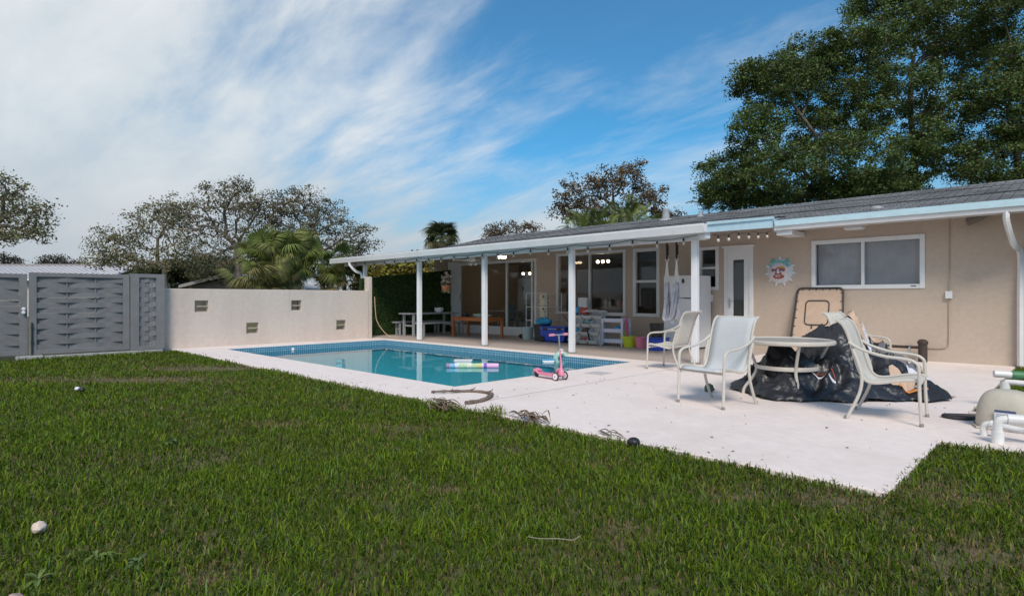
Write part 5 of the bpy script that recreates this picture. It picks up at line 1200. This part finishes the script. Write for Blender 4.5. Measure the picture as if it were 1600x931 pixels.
# ------------------------------------------------------------------ trees
barkg = mat('tree_bark', (.15, .125, .105), .9, .35, 5, .6, 14)
barkd = mat('dark_bark', (.10, .085, .07), .9, .35, 5, .6, 14)
def tree(name, label, px, depth, lobes, trunk_r, leaf, per, colr, seed, fork=.35, bk=barkg, spread=.5, group=None, brown=.12, trunk_top=None, skip_trunk=False, base_z=0.0):
    """lobes: (px, py, rx_px, ry_px, n tips, depth offset); tips are joined to the trunk by nearest limbs"""
    rg = np.random.default_rng(seed); base = C(px, HY, depth); base.z = base_z
    k = depth/F
    pts = []
    for lx, ly, rx, ry, n, dz in lobes:
        n = int(n*1.75); c = np.array(C(lx, ly, depth+dz)); d = rg.normal(size=(n, 3)); d /= np.linalg.norm(d, axis=1)[:, None]; rr = rg.uniform(0, 1, (n, 1))**.42
        e1 = np.array([rt[0], rt[1], 0]); e2 = np.array([fw[0], fw[1], 0]); e3 = np.array([0, 0, 1.])
        q = d*rr; q[:, 1] *= .95
        pts.append(c+q[:, :1]*rx*k*e1+q[:, 1:2]*(.55*(rx+ry))*k*e2+q[:, 2:]*ry*k*e3)
    pts = np.concatenate(pts)
    zt = pts[:, 2].min()*(1-fork)+pts[:, 2].max()*fork if trunk_top is None else trunk_top
    cen = pts.mean(0)
    top = np.array([base.x*.75+cen[0]*.25, base.y*.75+cen[1]*.25, max(zt, .8)])
    nodes = [np.array(base)*(1-u)+top*u+np.array([rg.normal(0, .06), rg.normal(0, .06), 0])*(0 < u < 1)*trunk_r*3 for u in np.linspace(0, 1, 6)]
    par = [-1, 0, 1, 2, 3, 4]; plen = [0.0]*6
    for i in range(1, 6): plen[i] = plen[i-1]+np.linalg.norm(nodes[i]-nodes[i-1])
    k5 = sorted(range(len(lobes)), key=lambda i: -lobes[i][4])
    for li in k5:                            # scaffold limbs that curve up and out to the lobes
        c = np.array(C(lobes[li][0], lobes[li][1]+.25*lobes[li][3], depth+lobes[li][5])); A = np.array(nodes[5:]); dd = np.linalg.norm(A-c, axis=1)
        j = 5+int(np.argmin(dd+.55*np.array(plen[5:])+np.where(A[:, 2] > c[2], 1.5*(A[:, 2]-c[2]), 0))); a = nodes[j]; L_ = np.linalg.norm(c-a)
        for u in (.25, .5, .75, .95):
            p = a*(1-u)+c*u+np.array([0, 0, .16*L_*math.sin(math.pi*u)])+rg.normal(0, .025*L_, 3); nodes.append(p); par.append(j); plen.append(plen[j]+L_/4); j = len(nodes)-1
    order = np.argsort(np.linalg.norm(pts-top, axis=1)); tips = []
    for o_ in order:
        p = pts[o_]; A = np.array(nodes[5:]); dd = np.linalg.norm(A-p, axis=1)
        pen = np.where(A[:, 2] > p[2]+.25*dd, .5*dd, 0)
        j = 5+int(np.argmin(dd+.16*np.array(plen[5:])+pen)); a = nodes[j]; L_ = np.linalg.norm(p-a)
        if L_ > .55*spread:
            m = (a+p)/2+rg.normal(0, .10*L_, 3)+np.array([0, 0, .06*L_]); nodes.append(m); par.append(j); plen.append(plen[j]+L_/2); j = len(nodes)-1
        nodes.append(p); par.append(j); plen.append(plen[j]+L_/2); tips.append(len(nodes)-1)
    cnt = np.zeros(len(nodes)); 
    for t_ in tips:
        j = t_
        while j >= 0: cnt[j] += 1; j = par[j]
    rad = trunk_r*(cnt/cnt[0])**.48; rad = np.maximum(rad, .012*depth/25)
    N_ = np.array(nodes)
    V, Q = [], []; ns = 6
    for j in range(1, len(nodes)):
        a, b_ = N_[par[j]], N_[j]; t_ = b_-a; ln = np.linalg.norm(t_)
        if ln < 1e-5: continue
        t_ = t_/ln; u = np.cross(t_, [0, 0, 1.] if abs(t_[2]) < .9 else [1., 0, 0]); u /= np.linalg.norm(u); w = np.cross(t_, u)
        r0 = min(rad[par[j]], rad[j]*1.35); r1 = rad[j]; bs_ = len(V)
        if par[j] <= 4 and j <= 5: r0, r1 = trunk_r*(1.25 if j == 1 else 1.0), trunk_r
        for pnt, r_ in ((a, r0), (b_, r1)):
            for kk in range(ns): an = 2*math.pi*kk/ns; V.append(pnt+r_*(math.cos(an)*u+math.sin(an)*w))
        for kk in range(ns): Q.append((bs_+kk, bs_+(kk+1) % ns, bs_+ns+(kk+1) % ns, bs_+ns+kk))
        if r1 > .035:                       # rounded joint
            bs_ = len(V)
            for ph in (-.95, -.4, .4, .95):
                for kk in range(ns): an = 2*math.pi*kk/ns; V.append(b_+r1*(ph*t_+math.sqrt(1-ph*ph)*(math.cos(an)*u+math.sin(an)*w)))
            for rr_ in range(3):
                for kk in range(ns): Q.append((bs_+rr_*ns+kk, bs_+rr_*ns+(kk+1) % ns, bs_+rr_*ns+ns+(kk+1) % ns, bs_+rr_*ns+ns+kk))
    t = thing(name, label, 'tree', tuple(base), 0, group)
    off = np.array(base)
    tr_ = mesh_np('trunk', np.array(V)-off, np.array(Q), None, bk, None, t)
    tr_.data.polygons.foreach_set('use_smooth', [True]*len(tr_.data.polygons))
    tp = N_[tips]; n = len(tp)*per
    ctr = np.repeat(tp, per, 0); q = rg.normal(size=(n, 3)); q /= np.linalg.norm(q, axis=1)[:, None]; q *= rg.uniform(0, 1, (n, 1))**.6
    sc = np.repeat(rg.uniform(.6, 1.35, (len(tp), 1)), per, 0)*spread; ctr = ctr+q*sc*np.array([1, 1, .62])
    v, qd = leaf_quads(ctr, leaf, rg, up=.45, aspect=.55)
    clump = np.repeat(rg.uniform(.65, 1.4, (len(tp), 1)), per, 0); col = np.array(colr)*clump*rg.uniform(.55, 1.45, (n, 1))
    yb = rg.uniform(size=n) < brown; col[yb] = col[yb].mean(1)[:, None]*np.array([1.35, 1.0, .5])
    mesh_np('crown', v-off, qd, None, leafm, np.repeat(col, 4, 0), t)
    return t
GRN = (.092, .138, .036); OLV = (.175, .182, .085); DRB = (.180, .172, .112)
# the three big dense trees behind the house
tree('shade_tree', 'tall dense dark green shade tree rising behind the grey roof above the door', 1300, 24, [(1215, 130, 70, 48, 70, 0), (1185, 200, 42, 38, 34, -1), (1270, 95, 60, 45, 55, 1), (1140, 270, 52, 36, 38, 0), (1215, 265, 75, 42, 56, -1.5), (1290, 190, 75, 62, 74, 1), (1340, 250, 70, 45, 44, -1.5), (1118, 300, 30, 20, 18, 0), (1330, 290, 60, 22, 34, -1), (1180, 120, 28, 30, 16, 0), (1160, 312, 60, 18, 30, 0), (1250, 308, 70, 18, 34, 0), (1370, 296, 70, 18, 30, -1)], .13, .10, 122, GRN, 31, .10, barkg, .43, 'big shade trees behind the house', .05)
tree('shade_tree', 'tallest dense shade tree with a forked trunk behind the tan wall window', 1432, 25.5, [(1430, 40, 85, 50, 85, 0), (1345, 75, 60, 50, 55, -1), (1500, 75, 55, 55, 48, 1), (1385, 150, 85, 60, 76, -1), (1470, 170, 60, 58, 46, -1), (1420, 225, 60, 36, 34, -2), (1430, -25, 80, 35, 45, 0), (1360, 10, 45, 30, 22, 1), (1400, 285, 60, 22, 34, 0), (1480, 245, 36, 40, 20, 0)], .14, .105, 118, GRN, 32, .16, barkg, .45, 'big shade trees behind the house', .05)
tree('shade_tree', 'leaning shade tree with bare upper branches at the right end of the roof', 1592, 23, [(1560, 150, 60, 45, 44, 0), (1590, 215, 60, 40, 40, 0), (1530, 255, 45, 42, 30, 0), (1560, 55, 55, 50, 34, 1), (1640, 110, 60, 70, 46, 0), (1590, 100, 40, 40, 24, 0), (1600, 275, 60, 20, 26, 0), (1550, 8, 50, 24, 20, 0), (1640, 200, 50, 50, 30, 0)], .14, .098, 140, GRN, 33, .22, barkg, .48, 'big shade trees behind the house', .10)
# sparse trees over the garden wall
tree('sparse_tree', 'wide thin-leaved tree with a visible trunk over the beige garden wall', 375, 30, [(350, 310, 48, 28, 40, 0), (300, 345, 60, 36, 50, 0), (390, 345, 46, 40, 44, 0), (345, 390, 75, 32, 44, 0), (415, 320, 40, 22, 26, 0), (375, 290, 22, 12, 12, 0), (430, 380, 30, 40, 18, 1)], .17, .125, 23, DRB, 41, .22, barkg, .46, None, .2)
tree('sparse_tree', 'low spreading thin-leaved tree above the grey woven gate', 262, 33, [(185, 375, 50, 22, 36, 0), (245, 345, 50, 30, 40, 0), (215, 405, 70, 22, 44, 0), (290, 400, 46, 34, 36, 0), (160, 405, 26, 20, 16, 0), (280, 330, 34, 26, 22, 0), (330, 425, 46, 18, 30, 0)], .15, .13, 26, OLV, 42, .15, barkg, .52, None, .25)
tree('sparse_tree', 'rounded thin-leaved tree between the fan palm and the patio roof', 505, 31, [(470, 320, 50, 28, 42, 0), (515, 345, 45, 32, 40, 0), (480, 370, 52, 34, 40, 0), (565, 375, 32, 24, 26, 0), (545, 395, 34, 18, 20, 0), (440, 345, 32, 26, 22, 0)], .14, .125, 27, DRB, 43, .15, barkg, .45, None, .15)
tree('sparse_tree', 'thin-leaved tree reaching over the left end of the grey fence', -30, 21, [(20, 330, 46, 36, 26, 0), (58, 330, 30, 24, 14, 0), (10, 290, 26, 30, 16, 0), (-25, 320, 50, 60, 44, 0), (45, 362, 38, 20, 22, 0), (8, 368, 30, 16, 14, 0)], .13, .10, 22, OLV, 44, .15, barkg, .38, None, .2)
tree('sparse_tree', 'bronze thin-leaved tree behind the middle of the patio roof', 958, 29, [(905, 300, 46, 28, 34, 0), (960, 285, 48, 24, 40, 0), (1010, 310, 36, 26, 30, 0), (940, 330, 54, 24, 30, 0), (880, 325, 24, 22, 14, 0), (1040, 335, 26, 18, 16, 0), (985, 262, 26, 12, 10, 0)], .15, .125, 32, (.150, .112, .065), 45, .12, barkg, .38, None, .3)
tree('sparse_tree', 'small far bare-looking tree just above the patio roof line', 800, 42, [(775, 362, 26, 16, 22, 0), (815, 360, 30, 16, 22, 0), (795, 375, 40, 12, 20, 0), (845, 372, 16, 12, 10, 0)], .16, .17, 22, (.16, .13, .105), 46, .1, barkg, .5, None, .2)
tree('distant_tree', 'low far tree crown above the pale metal roof beyond the gate', 90, 55, [(85, 410, 30, 10, 24, 0), (120, 414, 22, 7, 14, 0)], .15, .2, 26, (.075, .07, .05), 47, .1, barkg, .6)
tree('distant_tree', 'low far tree crown at the left end of the pale metal roof', 5, 56, [(5, 408, 26, 12, 24, 0), (-30, 405, 30, 14, 20, 0)], .15, .2, 26, (.07, .065, .05), 48, .1, barkg, .6)
tree('background_tree', 'dense green tree low behind the sparse tree and the garden wall', 300, 38, [(280, 425, 50, 16, 40, 0), (335, 420, 44, 20, 40, 0), (240, 430, 40, 12, 26, 0), (385, 425, 36, 20, 30, 0)], .2, .2, 70, (.055, .075, .025), 49, .1, barkg, .65)
tree('background_tree', 'yellow-leaved tree seen under the patio roof above the hedge screen', 625, 25, [(600, 425, 40, 22, 40, 0), (650, 420, 36, 24, 30, 0), (575, 435, 20, 18, 16, 0)], .14, .17, 60, (.22, .20, .035), 50, .1, barkg, .5)
# pale neighbouring wall and palm trunks under the far end of the patio roof
def stem(label, px, d, r_, h, m):
    p = C(px, HY, d); t = thing('palm_trunk', label, 'palm', (p.x, p.y, 0), 0, 'pale palm trunks beyond the patio')
    MB().tube([(0, 0, -.05), (.05, .02, h*.5), (.0, .05, h)], [r_*1.2, r_, r_*.9], 10).build('trunk', m, t, True)
palm_m = mat('pale_palm_bark', (.42, .38, .36), .85, .2, 8, .4, 20)
for i, (px, d) in enumerate(((668, 27), (681, 29), (692, 26.5))): stem(['pale palm trunk beyond the hedge screen, next to the yellow tree', 'pale palm trunk between two others beyond the hedge screen', 'pale palm trunk beyond the hedge screen, next to the hanging plant'][i], px, d, .16, 2.95, palm_m)
# ------------------------------------------------------------------ fan palms
def fan_frond(seed, Lp=.7, Rf=.75, droop=.5):
    r_ = random.Random(seed); V, Q, T = [], [], []
    def add(vs_, qs): b = len(V); V.extend(vs_); Q.extend([tuple(i+b for i in q) for q in qs])
    # petiole along +x
    n = 5
    for i in range(n):
        a, c = Lp*i/n, Lp*(i+1)/n; za, zc_ = -.10*(a/Lp)**2, -.10*(c/Lp)**2; add([(a, -.014, za), (a, .014, za), (c, .014, zc_), (c, -.014, zc_)], [(0, 1, 2, 3)])
    K = 30
    for k in range(K):
        a = R(-125+250*k/(K-1))+r_.uniform(-.03, .03); l = Rf*(.75+.25*math.cos(a*.6))*r_.uniform(.88, 1.08); ca, sa = math.cos(a), math.sin(a); rows = []
        for i in range(5):
            u = i/4; w = (.020, .036, .034, .020, .002)[i]*Rf/.75; rr = l*u; z = -.10-droop*l*(max(0, u-.35)**2)*1.5+.03*u*(1 if k % 2 else -1)
            x, y = Lp+rr*ca*(1-.18*u*droop), rr*sa*(1-.18*u*droop); rows += [(x-sa*w, y+ca*w, z), (x, y, z-.016*(u < 1)), (x+sa*w, y-ca*w, z)]
        add(rows, [(i*3+j, i*3+j+1, i*3+j+4, i*3+j+3) for i in range(4) for j in range(2)])
    return np.array(V), np.array(Q)
FR = {}
def frond_mesh(kind, colr):
    key = (kind, colr)
    if key not in FR:
        V, Q = fan_frond(kind, .75, .8, .7+.35*(kind % 3)) if kind < 10 else pinnate(kind)
        rg = np.random.default_rng(kind); c = np.array(colr)*rg.uniform(.7, 1.3, (len(V), 1)); o = mesh_np('frond', V, Q, None, leafm, c); FR[key] = o.data; bpy.data.objects.remove(o)
    return FR[key]
def pinnate(seed):
    r_ = random.Random(seed); V, Q = [], []; L_ = 1.8; n = 24
    def mid(u): return np.array([L_*u*(1-.22*u), 0, L_*(.55*u-.75*u*u)])
    for i in range(n):
        u = i/n; p, q = mid(u), mid(u+1/n); b = len(V); V += [p+[0, -.012, 0], p+[0, .012, 0], q+[0, .009, 0], q+[0, -.009, 0]]; Q.append((b, b+1, b+2, b+3))
        if u > .12:
            for s_ in (-1, 1):
                l = .42*math.sin(math.pi*min(.97, .12+u*.88))**.6*r_.uniform(.85, 1.1); d = np.array([.55, s_*.8, -.12]); w = np.array([.018, -s_*.012, 0]); b = len(V)
                V += [p, p+d*l*.5+w+np.array([0, 0, .03]), p+d*l+np.array([0, 0, -.10*l/.4]), p+d*l*.5-w+np.array([0, 0, .03])]; Q.append((b, b+1, b+2, b+3))
    return np.array(V), np.array(Q)
def palm(name, label, px, depth, top_py, scale, n, kinds, colr, seed, el=(-35, 85), trunk=.14, brown=(.20, .16, .07), nb=6, group=None, spread=0.0):
    p = C(px, top_py, depth); h = max(p.z, .15); t = thing(name, label, 'palm', (p.x, p.y, 0), 0, group); r_ = random.Random(seed)
    MB().tube([(0, 0, -.05), (.03, 0, h*.5), (0, 0, h)], [trunk*1.2, trunk, trunk*.9], 10).build('trunk', barkg, t, True)
    for k in range(n):
        e_ = el[0]+(el[1]-el[0])*((k+.5)/n)**.75; az = k*137.5+r_.uniform(-15, 15); s_ = scale*r_.uniform(.8, 1.12)
        cc = brown if k < nb else colr[k % len(colr)]
        o = bpy.data.objects.new('frond', frond_mesh(kinds[k % len(kinds)], cc)); COL.objects.link(o); o.parent = t
        o.location = (r_.gauss(0, spread), r_.gauss(0, spread), h-.12*scale*(1-k/n)+(r_.uniform(-1.2, .3)*spread*(1-.6*k/n) if spread else 0)); o.scale = (s_, s_, s_)
        o.rotation_euler = (r_.uniform(-.35, .35), -R(e_), R(az))
g1_ = (.17, .21, .055); g2_ = (.23, .24, .085); g3_ = (.24, .22, .09)
palm('fan_palm', 'large bushy fan palm rising over the beige garden wall', 445, 21, 396, .74, 185, (1, 2, 3), (g1_, g2_, g1_), 61, (-62, 88), .16, (.30, .26, .12), 26, None, .50)
palm('fan_palm', 'tall fan palm with a round crown behind the far patio roof', 690, 33, 372, .85, 40, (1, 2, 3), ((.06, .075, .03), (.08, .09, .04)), 62, (-40, 85), .14, (.14, .12, .06), 8)
palm('fan_palm', 'yellowish fan palm thicket between the large fan palm and the downspout', 538, 20.5, 432, .62, 30, (1, 2, 3), ((.13, .14, .03), g1_, g3_), 63, (-30, 80), .08, (.20, .16, .06), 6, None, .25)
palm('fan_palm', 'low drooping fan palm against the beige wall top', 405, 19.6, 442, .75, 22, (1, 2, 3), (g2_, g3_, g1_), 64, (-20, 70), .1, (.22, .18, .08), 5, None, .2)
palm('feather_palm', 'bright green feather palm clump above the middle of the patio roof', 925, 24.5, 372, 1.0, 26, (11, 12), ((.11, .135, .035), g1_), 65, (20, 86), .08, g1_, 0, 'feather palms behind the roof', .35)
palm('feather_palm', 'wide green feather palm clump below the bronze tree behind the roof', 985, 24.5, 368, 1.05, 32, (11, 12), ((.095, .125, .032), g1_), 66, (15, 86), .08, g1_, 0, 'feather palms behind the roof', .42)
palm('feather_palm', 'small arching palm at the roof edge beside the dense shade tree', 1108, 27, 332, .8, 14, (11, 12), ((.05, .075, .03),), 67, (10, 80), .07, (.06, .07, .03), 0)
palm('feather_palm', 'yellow-green feather palm beyond the hedge screen end', 520, 22, 452, .8, 18, (11, 12), ((.14, .15, .03), g2_), 68, (20, 86), .07, g1_, 0, None, .3)

# ------------------------------------------------------------------ neighbouring houses beyond the wall
rib = mat('pale_metal_roof', (.74, .70, .70), .45, .06, 3)
def metal_house():
    a = C(-60, HY, 38); t = thing('neighbour_house', 'neighbouring house with a pale ribbed metal roof beyond the grey gate', 'house', (a.x, a.y, 0), YAW)
    # local x runs to the right across the view, y away
    W0, W1, ze, zr = -6, 9.0, 2.45, 3.62
    wall_ = mat('neighbour_wall', (.50, .46, .42), .8, .08, 2)
    MB().box(W0+.4, W1-.4, .5, 8.5, 0, 2.34).build('wall', wall_, t)
    ro = MB().prism([(0, ze), (4.5, zr), (9, ze), (9, ze-.08), (4.5, zr-.08), (0, ze-.08)], lambda p, c, w: (w, p, c), W0, W1).build('roof', rib, t)
    rb_ = None
    for k in range(38):
        x = W0+.05+k*.40
        if rb_ is None:
            rb_ = MB().prism([(0, ze+.002), (4.5, zr+.002), (4.5, zr+.05), (0, ze+.05)], lambda p, c, w: (w, p, c), -.02, .02).build('roof_rib', mat('roof_rib', (.42, .41, .43), .5), ro, world_off=False); o = rb_
        else: o = rb_.copy(); COL.objects.link(o)
        o.location = (x, 0, 0)
    MB().box(W0, W1, 4.36, 4.64, zr-.01, zr+.09).build('ridge_cap', mat('roof_ridge', (.30, .26, .26), .6), ro)
metal_house()
def gable_house():
    a = C(340, HY, 33); t = thing('neighbour_house', 'neighbouring house with a low brown gable above the beige garden wall', 'house', (a.x, a.y, 0), YAW)
    wall_ = mat('brown_gable', (.13, .115, .10), .8, .15, 4); tr_ = mat('gable_trim', (.42, .38, .35), .7, .1, 6)
    MB().prism([(-1.6, 0), (4.4, 0), (4.4, 1.7), (.55, 2.36), (-1.6, 1.95)], lambda p, c, w: (p, w, c), .3, 6).build('wall', wall_, t)
    MB().prism([(-2.2, 1.86), (.55, 2.52), (5.0, 1.66), (5.0, 1.78), (.55, 2.66), (-2.2, 1.98)], lambda p, c, w: (p, w, c), 0, 6.4).build('roof', mat('tin_roof', (.36, .33, .33), .6, .15, 5), t)
    MB().prism([(-2.2, 1.80), (.55, 2.46), (5.0, 1.60), (5.0, 1.74), (.55, 2.60), (-2.2, 1.94)], lambda p, c, w: (p, w, c), -.05, -.003).build('barge_board', tr_, t)
gable_house()
# far vegetation that closes the view along the horizon
rg = np.random.default_rng(77); n = 60000; az = rg.uniform(R(-60), R(62), n); r = rg.uniform(70, 82, n)
hh = 2.6+1.4*np.sin(az*9)+.9*np.sin(az*23+1)+.6*np.sin(az*51); z = rg.uniform(0, 1, n)**.8*hh
x = fw[0]*r*np.cos(az)+rt[0]*r*np.sin(az); y = fw[1]*r*np.cos(az)+rt[1]*r*np.sin(az)
v, q = leaf_quads(np.stack([x, y, z], 1), .75, rg, aspect=.7)
fo = mesh_np('distant_wood', v, q, None, leafm, np.repeat(np.array([.075, .085, .05])*rg.uniform(.5, 1.4, (n, 1)), 4, 0)); fo['kind'] = 'stuff'; tag(fo, 'distant belt of low green trees along the horizon', 'trees')
for p_ in [o for o in bpy.data.objects if 'world' in o.keys()]: del p_['world']
